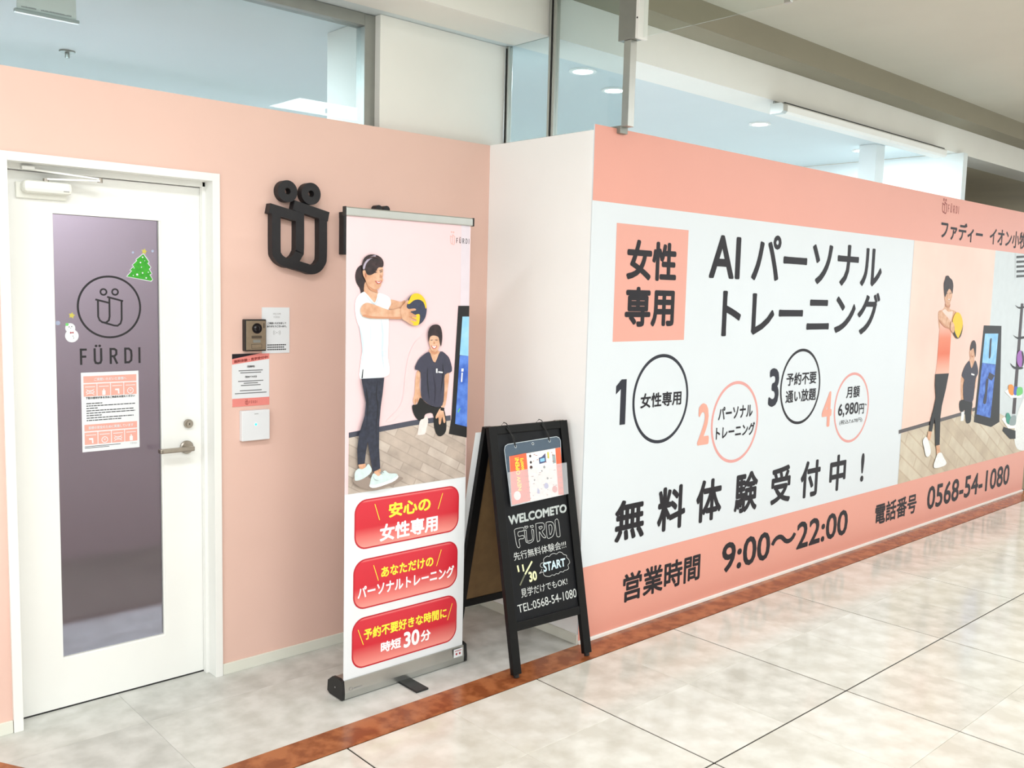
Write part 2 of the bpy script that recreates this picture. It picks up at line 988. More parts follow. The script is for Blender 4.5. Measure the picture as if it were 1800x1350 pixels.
[2.4211,1.2739],
[2.4204,1.2615],
[2.4094,1.262]]],
["wht",0,[[2.4105,1.2573],
[2.4175,1.257],
[2.4155,1.2183],
[2.4085,1.2186]]],
["grn",0,[[2.3928,1.0951],
[2.4053,1.1099],
[2.4084,1.1065],
[2.3968,1.091]]]],"ban_text":[["安心の","yel",0.035,[2.0552,2.2629,0.6936,0.7536]],
["女性専用","wht",0.035,[2.0135,2.3014,0.6025,0.6717]],
["あなただけの","yel",0.03,[2.0221,2.2814,0.456,0.4996]],
["パーソナルトレーニング","wht",0.03,[1.9134,2.3929,0.389,0.44]],
["予約不要好きな時間に","yel",0.03,[1.9436,2.357,0.218,0.2631]],
["時短","wht",0.035,[2.0245,2.1226,0.1459,0.1897]],
["30","wht",0.035,[2.1359,2.2158,0.1375,0.2049]],
["分","wht",0.035,[2.222,2.2738,0.1429,0.1898]]],"ban_btn":[[1.897,2.4128,0.586,0.7833],
[1.8936,2.4111,0.3462,0.5463],
[1.8893,2.4125,0.1073,0.3126]],"ban_slash":[[[1.9894,0.7585],
[2.0126,0.6914]],
[[2.3245,0.7583],
[2.3018,0.6941]],
[[1.9866,0.5141],
[2.0098,0.4473]],
[[2.3223,0.5185],
[2.2986,0.4524]],
[[1.9171,0.2679],
[1.9423,0.2008]],
[[2.3866,0.2738],
[2.3624,0.2056]]],"ban_word":[2.3722,2.4394,1.7888,1.8095],"ban_emblem":[2.3395,2.3642,1.7859,1.827],"sign_strokes":[[[1.7911,1.9073],
[1.9407,1.8772]],
[[1.8212,1.8995],
[1.821,1.7481],
[1.8266,1.7201],
[1.8453,1.7011],
[1.8769,1.691],
[1.9056,1.7064],
[1.9216,1.7301],
[1.928,1.7562],
[1.9277,1.9361]],
[[1.899,1.9281],
[2.0626,1.8917]],
[[2.0358,1.8926],
[2.0365,1.7294],
[2.0286,1.6969],
[2.0101,1.6757],
[1.9836,1.6678],
[1.9574,1.6739],
[1.8769,1.6927]]],"sign_rings":[[1.8718,1.981,0.044],
[1.9794,1.9804,0.045]],"sign_F":[2.1353,2.1799,1.7375,1.9187],"sign_dots":[[2.3076,1.9456],
[2.3503,1.9459]],"card":[1.7748,1.8989,1.3197,1.5084],"poster":[1.6444,1.8071,1.1064,1.3209],"intercom":[1.6892,1.7821,1.332,1.46],"reader":[1.6753,1.7977,0.9663,1.0899],"intercom_lens":[1.7369,1.4256],"reader_led":[1.7356,1.0321],"decal_ring":[1.0907,1.3238,1.3855,1.6198],"decal_strokes":[[[1.1564,1.5304],
[1.2049,1.5182]],
[[1.1655,1.5263],
[1.1653,1.4669],
[1.1702,1.4537],
[1.1803,1.4456],
[1.1931,1.444],
[1.2037,1.4536],
[1.2065,1.468],
[1.2068,1.5406]],
[[1.1985,1.5405],
[1.2567,1.5252]],
[[1.2509,1.5251],
[1.2503,1.4562],
[1.2458,1.441],
[1.2346,1.4325],
[1.2215,1.4336],
[1.1803,1.4462]]],"decal_dots":[[1.186,1.5584],
[1.2279,1.5591]],"decal_dotr":0.0139,"decal_word":[1.0977,1.3188,1.2888,1.3494],"tree":[[1.335,1.7055],
[1.3483,1.6882],
[1.3563,1.6761],
[1.3508,1.6704],
[1.3631,1.6562],
[1.3565,1.6488],
[1.3666,1.6317],
[1.3583,1.6271],
[1.3691,1.6099],
[1.3635,1.6032],
[1.2721,1.618],
[1.2775,1.6246],
[1.291,1.6401],
[1.2841,1.6426],
[1.2993,1.6576],
[1.293,1.6617],
[1.3103,1.6786],
[1.3077,1.6838]],"tree_dots":[[1.3321,1.693,0.006],
[1.3237,1.6726,0.006],
[1.3272,1.6549,0.004],
[1.3106,1.6267,0.008],
[1.3445,1.6147,0.006],
[1.3312,1.6333,0.006],
[1.2961,1.623,0.004],
[1.353,1.6367,0.004],
[1.34,1.6798,0.003],
[1.2992,1.6512,0.004]],"star":[[1.3389,1.7149],
[1.0727,1.4711]],"blobs":[[1.2964,1.7092],
[1.3706,1.718],
[1.0248,1.4437]],"snow":[[1.0668,1.4253,0.0095],
[1.0716,1.3965,0.0128]],"snow_hat":[1.0558,1.4384],"snow_tie":[1.0718,1.408],"paper":[1.0996,1.3101,0.9622,1.2597],"closer":[0.9179,1.0669,1.8993,1.9401],"arm":[[0.9338,1.9827],
[0.9425,1.9716],
[1.157,1.9615],
[0.9736,1.941]],"handle":[1.4975,0.947,1.3765,0.9451],"lock":[1.4961,1.0415],"sprinkler":[1.6169,5.3548,2.82],"chalk_text":[["WELCOMETO","chalk",0.045,[[0.0611,0.6654],
[0.3949,0.6765],
[0.0609,0.6252],
[0.3922,0.6377]]],
["先行無料体験会!!!","chalk2",-0.012,[[0.0672,0.5085],
[0.3669,0.5183],
[0.0712,0.474],
[0.3675,0.4835]]],
["START","chalkb",0.03,[[0.225,0.4417],
[0.3533,0.4417],
[0.2235,0.4001],
[0.3526,0.4064]]],
["30","chalky",0.04,[[0.1383,0.4167],
[0.1846,0.4147],
[0.1404,0.3711],
[0.1844,0.3752]]],
["見学だけでもOK!","chalk2",-0.005,[[0.088,0.3532],
[0.3523,0.3578],
[0.089,0.3153],
[0.3521,0.3254]]],
["TEL:0568-54-1080","chalk2",-0.0,[[0.062,0.2902],
[0.3984,0.3007],
[0.0651,0.2568],
[0.3984,0.262]]]],"chalk_strokes":[["chalk2",0.0022,[[0.0879,0.6011],
[0.0961,0.6058],
[0.1344,0.6063],
[0.1402,0.5995],
[0.1351,0.5924],
[0.1068,0.5905],
[0.107,0.5728],
[0.13,0.5734],
[0.1358,0.5666],
[0.1307,0.5595],
[0.1077,0.559],
[0.1091,0.5313],
[0.1032,0.5252],
[0.096,0.5286],
[0.0907,0.5459],
[0.0871,0.5953],
[0.0879,0.6011]]],
["chalk2",0.0022,[[0.1409,0.5896],
[0.1454,0.5929],
[0.1512,0.5901],
[0.1498,0.5487],
[0.1597,0.5453],
[0.1754,0.5469],
[0.1819,0.5559],
[0.181,0.5878],
[0.1875,0.59],
[0.192,0.5842],
[0.189,0.5508],
[0.1798,0.5403],
[0.1636,0.5356],
[0.1487,0.5402],
[0.1423,0.5499],
[0.1409,0.5896]]],
["chalk2",0.0022,[[0.1515,0.5999],
[0.1447,0.6068],
[0.1478,0.6103],
[0.1536,0.6075],
[0.158,0.6101],
[0.1637,0.6061],
[0.1595,0.6019],
[0.1515,0.5999]]],
["chalk2",0.0022,[[0.1813,0.5977],
[0.1754,0.6045],
[0.1775,0.6082],
[0.1834,0.6057],
[0.189,0.6085],
[0.1936,0.6043],
[0.1898,0.5993],
[0.1813,0.5977]]],
["chalk2",0.0022,[[0.2059,0.6102],
[0.2157,0.6128],
[0.2471,0.6105],
[0.2552,0.5993],
[0.2512,0.5818],
[0.2394,0.5734],
[0.2557,0.549],
[0.2498,0.545],
[0.239,0.5514],
[0.2259,0.5714],
[0.2218,0.5719],
[0.2206,0.5401],
[0.2132,0.5365],
[0.2059,0.5403],
[0.207,0.606],
[0.2059,0.6102]]],
["chalk2",0.0022,[[0.2288,0.5849],
[0.2226,0.5938],
[0.2252,0.5975],
[0.2307,0.5947],
[0.2359,0.598],
[0.2423,0.5943],
[0.239,0.5895],
[0.2288,0.5849]]],
["chalk2",0.0022,[[0.2654,0.6079],
[0.2739,0.6108],
[0.3003,0.6072],
[0.3113,0.5894],
[0.308,0.5656],
[0.2972,0.5469],
[0.2774,0.5397],
[0.2669,0.5413],
[0.2636,0.5558],
[0.2654,0.6079]]],
["chalk2",0.0022,[[0.2798,0.5959],
[0.2932,0.5952],
[0.2969,0.5833],
[0.2915,0.5639],
[0.2812,0.5553],
[0.2798,0.5959]]],
["chalk2",0.0022,[[0.3181,0.6108],
[0.3259,0.6159],
[0.3348,0.6138],
[0.3391,0.5937],
[0.3393,0.5448],
[0.334,0.5382],
[0.3259,0.5386],
[0.319,0.5477],
[0.3181,0.6108]]],
["chalky",0.008,[[0.085,0.453],
[0.0889,0.4251]]],
["chalky",0.008,[[0.1124,0.4524],
[0.115,0.4226]]],
["chalky",0.008,[[0.1659,0.4573],
[0.1419,0.4318],
[0.121,0.4098]]],
["chalkg",0.007,[[0.121,0.4098],
[0.1027,0.3876],
[0.0875,0.3689]]],
["chalk2",0.002,[[0.2211,0.4204],
[0.209,0.4284],
[0.2132,0.4397],
[0.2294,0.4429],
[0.2313,0.4566],
[0.2511,0.4654],
[0.264,0.4625],
[0.2757,0.4695],
[0.2921,0.4709],
[0.3076,0.4664],
[0.322,0.4723],
[0.3378,0.4678],
[0.3474,0.4581],
[0.3629,0.4516],
[0.3642,0.4412],
[0.3739,0.4314],
[0.3773,0.4166],
[0.3661,0.4083],
[0.3685,0.3936],
[0.3539,0.388],
[0.343,0.389],
[0.334,0.3832],
[0.3181,0.3867],
[0.3063,0.3799],
[0.2932,0.3829],
[0.2818,0.3781],
[0.2688,0.3815],
[0.2549,0.3775],
[0.2317,0.3828],
[0.2225,0.3923],
[0.2212,0.4025],
[0.1999,0.4002],
[0.2115,0.4081],
[0.2151,0.4155]]]],"case":{"board":[[0.0695,0.9437],
[0.0756,0.9593],
[0.0909,0.9661],
[0.2265,0.9717],
[0.3681,0.977],
[0.383,0.971],
[0.3902,0.9575],
[0.3791,0.8467],
[0.3678,0.7182],
[0.0754,0.7049]],"flyer":[[0.0903,0.9143],
[0.3837,0.9275],
[0.3744,0.7174],
[0.0779,0.7087]],"pocket":[[0.0723,0.8483],
[0.4093,0.858],
[0.4005,0.7187],
[0.0725,0.7049]],"holes":[[0.1315,0.9528],
[0.2288,0.957],
[0.3257,0.9612]],"top":[[0.0968,1.0598],
[0.2943,1.0543]],"flred":[[0.0915,0.9142],
[0.1854,0.9202],
[0.1812,0.7143],
[0.0779,0.7087]],"flred2":[[0.3528,0.9252],
[0.3837,0.9275],
[0.3744,0.7174],
[0.3435,0.7211]]},"sg":{"railtop":[[0.051,0.2215],
[0.3987,0.2228]],"railbot":[[0.0573,0.1833],
[0.3946,0.1919]],"inTL":[[0.0433,1.0162]],"inTR":[[0.3867,1.0088]],"TL":[[-0.0172,1.0486]],"TR":[[0.4299,1.0492]],"legL":[[0.0528,-0.003]],"legR":[[0.401,0.0002]]},"sheet_back":[],"cam":{"right":[0.7403761,-0.6717241,0.0250997],"down":[-0.0490798,-0.0912608,-0.9946168],"fwd":[0.6703987,0.7351586,-0.1005354]}}''')
scene = bpy.context.scene
COL = scene.collection
# ------------------------------------------------------------------ camera
cd = bpy.data.cameras.new('camera'); cam = bpy.data.objects.new('camera', cd); COL.objects.link(cam)
R, Dn, F = (Vector(DATA['cam'][k]) for k in ('right', 'down', 'fwd'))
m = Matrix((R, -Dn, -F)).transposed().to_4x4(); m.translation = (0, 0, 1.6)
cam.matrix_world = m
cd.sensor_width = 36; cd.lens = 1616.64 / 1800 * 36; cd.clip_start = .05; cd.clip_end = 200
scene.camera = cam
# ------------------------------------------------------------------ world, light, exposure
wd = bpy.data.worlds.new('world'); scene.world = wd; wd.use_nodes = True
wd.node_tree.nodes['Background'].inputs[0].default_value = (.90, .96, 1, 1)
wd.node_tree.nodes['Background'].inputs[1].default_value = 1.35
def area(name, loc, sx, sy, power, col=(1, 1, 1), rot=(0, 0, 0), spread=180):
    l = bpy.data.lights.new(name, 'AREA'); l.shape = 'RECTANGLE'; l.size = sx; l.size_y = sy; l.energy = power; l.color = col; l.spread = math.radians(spread)
    o = bpy.data.objects.new(name, l); COL.objects.link(o); o.location = loc; o.rotation_euler = rot; return o
for x in (-1.2, 1.6, 4.4, 7.2, 10.0):
    for y in (-2.2, .3):
        area('mall_and_fill_light', (x, -.7 if (x < 3 and y > 0) else y, 3.08), 1.3, .5, 31, (.95, .98, 1))
for x in (-2.6, -.9, .85): area('mall_and_fill_light', (x, 1.5, 3.08), 1.0, .4, 23, (.95, .98, 1))  # extra row added out of view to brighten the door wall and entrance
for x in (0.2, 2.4, 4.6, 6.8):
    area('studio_light', (x, 8.2, 2.76), .8, .8, 85, (.80, .93, 1))
for x, y, p in ((5.70, 3.74, 7), (7.21, 3.76, 9), (3.75, 3.60, 8), (4.22, 3.79, 8), (3.17, 5.64, 14), (1.3, 4.9, 60), (6.2, 5.2, 10)):  # last pair: unseen lamps without fixtures, the stronger brightening the door glass
    area('downlight_and_fill', (x, y, 2.80), .1, .1, p * 1.35, (.80, .93, 1))
vs = scene.view_settings
vs.view_transform = 'Standard'; vs.look = 'None'; vs.gamma = 1; vs.use_curve_mapping = False; vs.exposure = 0.52
scene.cycles.max_bounces = 8; scene.cycles.transparent_max_bounces = 24; scene.cycles.caustics_reflective = False; scene.cycles.caustics_refractive = False
scene.cycles.sample_clamp_indirect = 6; scene.cycles.use_denoising = True
# ------------------------------------------------------------------ materials
def lin(c): return tuple(((v / 255) / 12.92 if v / 255 <= .04045 else ((v / 255 + .055) / 1.055) ** 2.4) for v in c) + (1,)
MATS = {}
def mat(name, rgb, rough=.55, metal=0, var=.02, scale=14, bump=0, bscale=120, emit=0, spec=.5, rgb2=None, coord='Object', lo=.35, hi=.65, detail=4):
    m = bpy.data.materials.new(name); m.use_nodes = True; nt = m.node_tree; b = nt.nodes['Principled BSDF']
    tc = nt.nodes.new('ShaderNodeTexCoord'); ns = nt.nodes.new('ShaderNodeTexNoise'); ns.inputs['Scale'].default_value = scale; ns.inputs['Detail'].default_value = detail
    nt.links.new(tc.outputs[coord], ns.inputs['Vector'])
    cr = nt.nodes.new('ShaderNodeValToRGB'); c = lin(rgb)
    cr.color_ramp.elements[0].position = lo; cr.color_ramp.elements[1].position = hi
    cr.color_ramp.elements[0].color = tuple(v * (1 - var) for v in c[:3]) + (1,)
    cr.color_ramp.elements[1].color = lin(rgb2) if rgb2 else tuple(min(1, v * (1 + var)) for v in c[:3]) + (1,)
    nt.links.new(ns.outputs[0], cr.inputs[0]); nt.links.new(cr.outputs[0], b.inputs['Base Color'])
    b.inputs['Roughness'].default_value = rough; b.inputs['Metallic'].default_value = metal; b.inputs['Specular IOR Level'].default_value = spec
    if bump:
        n2 = nt.nodes.new('ShaderNodeTexNoise'); n2.inputs['Scale'].default_value = bscale; nt.links.new(tc.outputs[coord], n2.inputs['Vector'])
        bp = nt.nodes.new('ShaderNodeBump'); bp.inputs['Strength'].default_value = bump; bp.inputs['Distance'].default_value = .002
        nt.links.new(n2.outputs[0], bp.inputs['Height']); nt.links.new(bp.outputs[0], b.inputs['Normal'])
    if emit:
        b.inputs['Emission Color'].default_value = c; b.inputs['Emission Strength'].default_value = emit
    MATS[name] = m; return m
def grad(name, top, bottom, rough=.4, mid=.5, wood=False):
    """print whose ink runs from one colour to another down the piece"""
    m = mat(name, top, rough); nt = m.node_tree; b = nt.nodes['Principled BSDF']
    tc = nt.nodes.new('ShaderNodeTexCoord'); sp = nt.nodes.new('ShaderNodeSeparateXYZ'); nt.links.new(tc.outputs['Generated'], sp.inputs[0])
    cr = nt.nodes.new('ShaderNodeValToRGB'); cr.color_ramp.elements[0].color = lin(bottom); cr.color_ramp.elements[1].color = lin(top); cr.color_ramp.elements[1].position = mid
    nt.links.new(sp.outputs['Z'], cr.inputs[0]); nt.links.new(cr.outputs[0], b.inputs['Base Color']); return m
mat('pink_wall', (231, 194, 180), .6, var=.012, scale=3, bump=.15, bscale=700)
mat('pink_inner', (196, 176, 176), .7, var=.01)
mat('white_paint', (240, 240, 236), .5, var=.01, scale=4, bump=.1, bscale=500)
mat("white_wall", (252, 252, 251), .6, var=.012, scale=3, bump=.12, bscale=600)
mat('fascia_wall', (238, 237, 230), .65, var=.015, scale=3)
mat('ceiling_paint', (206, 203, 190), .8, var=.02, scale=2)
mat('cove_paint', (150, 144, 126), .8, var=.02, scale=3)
mat('studio_ceiling', (214, 224, 226), .8, var=.01, scale=2)
mat('studio_wall', (232, 238, 238), .7, var=.01, scale=2)
mat('studio_floor', (128, 116, 106), .4, var=.05, scale=3)
mat('dark_room', (200, 190, 165), .8, var=.04, scale=2)
mat('baseboard', (226, 226, 214), .4, var=.01)
mat('joint', (40, 30, 24), .8, var=.1, scale=20)
mat('joint_light', (150, 142, 126), .8, var=.05, scale=20)
for i, (a, b_) in enumerate((((204, 199, 187), (221, 218, 209)), ((210, 205, 194), (225, 222, 214)), ((200, 195, 184), (218, 214, 205)))):
    mat('stone_tile_%s' % 'abc'[i], a, .13, rgb2=b_, var=.02, scale=8 + i, coord='Object', detail=12, lo=.38, hi=.62, spec=.6)
mat('brown_stone', (134, 74, 42), .2, rgb2=(166, 102, 62), var=.05, scale=14, detail=8, lo=.42, hi=.6, spec=.35)
mat('vinyl_tile_a', (184, 184, 178), .38, rgb2=(208, 208, 203), var=.02, scale=10, detail=12, lo=.35, hi=.65)
mat('vinyl_tile_b', (190, 190, 183), .38, rgb2=(211, 211, 206), var=.02, scale=11, detail=12, lo=.35, hi=.65)
mat('aluminium', (190, 192, 188), .35, 1, .02); mat('aluminium_dull', (150, 152, 146), .5, .6, .03); mat('steel', (168, 160, 150), .3, 1, .03, scale=60)
mat('gasket', (18, 18, 18), .6); mat('black_paint', (7, 7, 8), .42, var=.1, scale=30, spec=.25); mat('black_plastic', (18, 18, 19), .5)
mat('sign_black', (24, 23, 27), .55, var=.05, bump=.3, bscale=900); mat('tan_board', (118, 92, 58), .75, var=.08, scale=18)
mat('chalkboard', (9, 10, 14), .5, spec=.25, rgb2=(15, 17, 22), var=.1, scale=9)
mat('ink', (32, 29, 35), .5, spec=.3); mat('slate', (42, 44, 54), .5, spec=.3); mat('coral', (240, 163, 145), .5); mat('coral2', (222, 156, 150), .5)
mat('mural_white', (217, 223, 228), .35, var=.006, scale=3); mat('mural_pink', (226, 158, 142), .4, var=.008, scale=3); mat('mural_box', (226, 162, 147), .45, var=.008, scale=3)
mat('logo_red', (150, 62, 56), .5)
mat('paper', (228, 231, 234), .6, var=.008); mat('skin_sh', (200, 140, 106), .5); mat('f_shad', (150, 134, 124), .5); mat('hair2', (70, 48, 46), .5); mat('paper_text', (36, 36, 40), .6); mat('paper_grey', (160, 160, 160), .6); mat('paper_pink', (236, 168, 154), .6)
mat('paper_band', (232, 138, 130), .6)
mat('wht', (250, 250, 250), .5); mat('wht2', (210, 218, 222), .5); mat('yel', (255, 240, 70), .45); mat('blk', (14, 13, 16), .5, var=.1); mat('gry', (150, 165, 168), .5); mat('gry_d', (60, 62, 62), .5)
mat('skin', (208, 154, 120), .5, rgb2=(224, 180, 150), scale=30, var=.04); mat('skin_dk', (176, 104, 82), .5); mat('lip', (196, 92, 88), .5); mat('hair', (34, 24, 27), .5, rgb2=(58, 40, 42), scale=40)
mat('ball_y', (246, 196, 34), .5); mat('shoe', (238, 240, 240), .5, var=.05, scale=50); mat('b_shoe', (205, 222, 222), .5, var=.05, scale=60); mat('pshoe', (236, 218, 214), .5, var=.05, scale=60)
mat('navy_d', (48, 46, 62), .5, var=.08, scale=60); mat('navy_s', (58, 58, 76), .5, var=.08, scale=50); mat('navy_b', (52, 58, 80), .5, var=.15, scale=60); mat('navy_l', (42, 46, 62), .5, var=.25, scale=70); mat('navy_k', (26, 28, 38), .5)
mat('scr_l', (128, 192, 240), .5, rgb2=(160, 212, 246), scale=14); mat('scr_d', (48, 92, 190), .5, rgb2=(96, 140, 225), scale=18, var=.1)
mat('rackb', (58, 46, 50), .5); mat('org', (238, 146, 52), .5); mat('blu', (60, 90, 190), .5); mat('grn', (110, 200, 110), .5); mat('teal', (60, 150, 130), .5); mat('purp', (160, 96, 182), .5)
mat('topw', (243, 248, 251), .5, var=.02, scale=20); mat('fold', (205, 218, 228), .5); mat('lil', (176, 164, 182), .5)
mat('b_pink', (236, 205, 208), .4, var=.01, scale=6); mat('b_col', (220, 208, 216), .4); mat('b_base', (70, 72, 86), .4); mat('b_shad', (232, 204, 206), .4)
mat('m_wall', (236, 196, 182), .4, rgb2=(240, 210, 196), scale=1.2); mat('m_base', (74, 66, 66), .4)
mat('chalk', (202, 208, 206), .8, rgb2=(150, 158, 158), scale=90, lo=.3, hi=.75); mat('chalk2', (205, 208, 206), .8, var=.1, scale=150); mat('chalkb', (190, 220, 236), .8, rgb2=(220, 235, 240), scale=120)
mat('chalky', (240, 238, 170), .8, rgb2=(226, 232, 200), scale=120); mat('chalkg', (110, 112, 92), .8, var=.3, scale=120)
mat('flyer_white', (244, 232, 228), .45, rgb2=(250, 244, 240), scale=60); mat('flyer_red', (238, 100, 64), .45, var=.05, scale=30); mat('flyer_navy', (70, 80, 120), .5); mat('flyer_lilac', (170, 165, 210), .5)
mat('tree_green', (44, 150, 34), .5, rgb2=(60, 172, 40), scale=60); mat('star_yellow', (200, 190, 80), .5); mat('sky_blob', (168, 178, 205), .5); mat('sticker_red', (170, 50, 60), .5)
mat('intercom_face', (160, 146, 124), .38, .7, .04, scale=80); mat('lens', (10, 10, 14), .08); mat('led_cyan', (40, 220, 235), .4, emit=3)
mat('lamp_glow', (235, 248, 255), .4, emit=14); mat('cream_plastic', (240, 240, 232), .4)
grad('tank', (240, 208, 196), (240, 190, 170), .5)
t_ = MATS['tank'].node_tree; r_ = [n for n in t_.nodes if n.type == 'VALTORGB'][-1].color_ramp
r_.elements[0].position = .49; r_.elements[1].position = .80; e_ = r_.elements.new(.60); e_.color = lin((224, 112, 78)); e_ = r_.elements.new(.68); e_.color = lin((228, 132, 100))
grad('button_red', (206, 36, 52), (240, 150, 140), .3); r_ = [n for n in MATS['button_red'].node_tree.nodes if n.type == 'VALTORGB'][-1].color_ramp
r_.elements[1].position = .42; e_ = r_.elements.new(.96); e_.color = lin((210, 44, 60)); e_ = r_.elements.new(1); e_.color = lin((236, 130, 130))
mat('button_edge', (190, 28, 44), .3)
def planks(name, c1, c2, gap, s):
    m = mat(name, c1, .45); nt = m.node_tree; b = nt.nodes['Principled BSDF']
    tc = nt.nodes.new('ShaderNodeTexCoord'); mp = nt.nodes.new('ShaderNodeMapping'); mp.inputs['Rotation'].default_value = (math.radians(90), 0, math.radians(-28)); mp.inputs['Scale'].default_value = (1, 1, 1)
    br = nt.nodes.new('ShaderNodeTexBrick'); br.inputs['Scale'].default_value = s; br.inputs['Color1'].default_value = lin(c1); br.inputs['Color2'].default_value = lin(c2); br.inputs['Mortar'].default_value = lin(gap)
    br.inputs['Mortar Size'].default_value = .012; br.inputs['Row Height'].default_value = .18; br.inputs['Brick Width'].default_value = .9
    ns = nt.nodes.new('ShaderNodeTexNoise'); ns.inputs['Scale'].default_value = s * 3; ns.inputs['Detail'].default_value = 6
    mx = nt.nodes.new('ShaderNodeMixRGB'); mx.blend_type = 'OVERLAY'; mx.inputs[0].default_value = .45
    nt.links.new(tc.outputs['Object'], mp.inputs[0]); nt.links.new(mp.outputs[0], br.inputs['Vector']); nt.links.new(tc.outputs['Object'], ns.inputs['Vector'])
    nt.links.new(br.outputs['Color'], mx.inputs[1]); nt.links.new(ns.outputs[0], mx.inputs[2]); nt.links.new(mx.outputs[0], b.inputs['Base Color']); return m
planks('b_floor', (178, 162, 150), (198, 184, 173), (170, 155, 144), 5)
planks('m_floor', (196, 180, 158), (208, 196, 176), (190, 172, 150), 2)
def glass(name, tint, gloss=.1, rough=.0):
    m = bpy.data.materials.new(name); m.use_nodes = True; nt = m.node_tree; nt.nodes.clear()
    o = nt.nodes.new('ShaderNodeOutputMaterial'); t = nt.nodes.new('ShaderNodeBsdfTransparent'); g = nt.nodes.new('ShaderNodeBsdfGlossy'); x = nt.nodes.new('ShaderNodeMixShader'); f = nt.nodes.new('ShaderNodeLayerWeight'); f.inputs[0].default_value = .5; pw = nt.nodes.new('ShaderNodeMath'); pw.operation = 'POWER'; pw.inputs[1].default_value = 4; ml = nt.nodes.new('ShaderNodeMath'); ml.operation = 'MULTIPLY_ADD'; ml.inputs[1].default_value = .8; ml.inputs[2].default_value = .04; nt.links.new(f.outputs[1], pw.inputs[0]); nt.links.new(pw.outputs[0], ml.inputs[0]); t.inputs[0].default_value = lin(tint); g.inputs['Roughness'].default_value = rough
    nt.links.new(ml.outputs[0], x.inputs[0]); nt.links.new(t.outputs[0], x.inputs[1]); nt.links.new(g.outputs[0], x.inputs[2]); nt.links.new(x.outputs[0], o.inputs[0]); MATS[name] = m; return m
glass('clear_glass', (237, 244, 245)); glass('acrylic', (251, 253, 252)); glass('clear_film', (222, 228, 232), rough=.1)
def frosted():
    m = mat('frosted_glass', (200, 200, 205), .3, var=.03); b = m.node_tree.nodes['Principled BSDF']
    nt = m.node_tree; tr = nt.nodes.new('ShaderNodeBsdfRefraction'); tr.inputs['Roughness'].default_value = .38; tr.inputs['IOR'].default_value = 1.05; tr.inputs['Color'].default_value = lin((196, 194, 200))
    gl = nt.nodes.new('ShaderNodeBsdfGlossy'); gl.inputs['Roughness'].default_value = .06; fr = nt.nodes.new('ShaderNodeFresnel'); fr.inputs[0].default_value = 1.5
    mx = nt.nodes.new('ShaderNodeMixShader'); nt.links.new(fr.outputs[0], mx.inputs[0]); nt.links.new(tr.outputs[0], mx.inputs[1]); nt.links.new(gl.outputs[0], mx.inputs[2])
    nt.links.new(mx.outputs[0], [n for n in nt.nodes if n.type == 'OUTPUT_MATERIAL'][0].inputs[0])
frosted()
def pocket_mat():
    m = bpy.data.materials.new('milky_film'); m.use_nodes = True; nt = m.node_tree; b = nt.nodes['Principled BSDF']; b.inputs['Base Color'].default_value = lin((236, 238, 242)); b.inputs['Roughness'].default_value = .25
    o = nt.nodes['Material Output']; t = nt.nodes.new('ShaderNodeBsdfTransparent'); x = nt.nodes.new('ShaderNodeMixShader'); x.inputs[0].default_value = .26
    nt.links.new(t.outputs[0], x.inputs[1]); nt.links.new(b.outputs[0], x.inputs[2]); nt.links.new(x.outputs[0], o.inputs[0]); MATS['milky_film'] = m
    m2 = m.copy(); m2.name = 'clear_board'; m2.node_tree.nodes['Principled BSDF'].inputs['Base Color'].default_value = lin((120, 140, 160))
    [n for n in m2.node_tree.nodes if n.type == 'MIX_SHADER'][0].inputs[0].default_value = .3; MATS['clear_board'] = m2
pocket_mat()
# ------------------------------------------------------------------ mesh helpers
def link(o, parent=None):
    COL.objects.link(o)
    if parent is not None: o.parent = parent
    return o
def wloc(o):
    v = Vector((0, 0, 0))
    while o is not None: v += Vector(o.location); o = o.parent
    return v
def make(name, verts, faces, mats, parent=None, mi=None, local=False, smooth=False, origin=None):
    """one mesh object; world coordinates unless local (then the parent's own frame)"""
    off = Vector((0, 0, 0))
    if parent is not None and not local: off = wloc(parent)
    if parent is None and origin is not None: off = Vector(origin)
    me = bpy.data.meshes.new(name); me.from_pydata([tuple(Vector(v) - off) for v in verts], [], faces)
    for mm in ([mats] if isinstance(mats, str) else mats): me.materials.append(MATS[mm])
    if mi: me.polygons.foreach_set('material_index', mi)
    if smooth: me.polygons.foreach_set('use_smooth', [True] * len(me.polygons))
    me.update(); o = bpy.data.objects.new(name, me); link(o, parent)
    if parent is None and origin is not None: o.location = origin
    return o
def empty(name, loc, label, cat, group=None, rot=None):
    o = bpy.data.objects.new(name, None); o.location = loc; o.empty_display_size = .1; link(o)
    if rot is not None: o.rotation_euler = rot
    tag(o, label, cat, group); return o
def stuff(o): o['kind'] = 'stuff'; return o
def tag(o, label=None, cat=None, group=None, kind=None):
    if label: o['label'] = label
    if cat: o['category'] = cat
    if group: o['group'] = group
    if kind: o['kind'] = kind
    return o
def S(o, label=None): o['kind'] = 'structure'; return o
def boxes(L, bev=0):
    """verts, faces for boxes given as x0,x1,y0,y1,z0,z1"""
    bm = bmesh.new()
    for x0, x1, y0, y1, z0, z1 in L:
        r = bmesh.ops.create_cube(bm, size=1)
        for v in r['verts']: v.co = Vector(((x0 + x1) / 2 + v.co.x * (x1 - x0), (y0 + y1) / 2 + v.co.y * (y1 - y0), (z0 + z1) / 2 + v.co.z * (z1 - z0)))
        if bev:
            es = list({e for v in r['verts'] for e in v.link_edges}); bmesh.ops.bevel(bm, geom=es, offset=bev, segments=2, affect='EDGES', profile=.5)
    bm.verts.index_update(); V = [v.co.copy() for v in bm.verts]; Fc = [[v.index for v in f.verts] for f in bm.faces]; bm.free(); return V, Fc
def box(name, b, m, parent=None, bev=0, local=False, origin=None):
    L = [b] if not isinstance(b[0], (tuple, list)) else b
    V, Fc = boxes(L, bev); return make(name, V, Fc, m, parent, local=local, origin=origin)
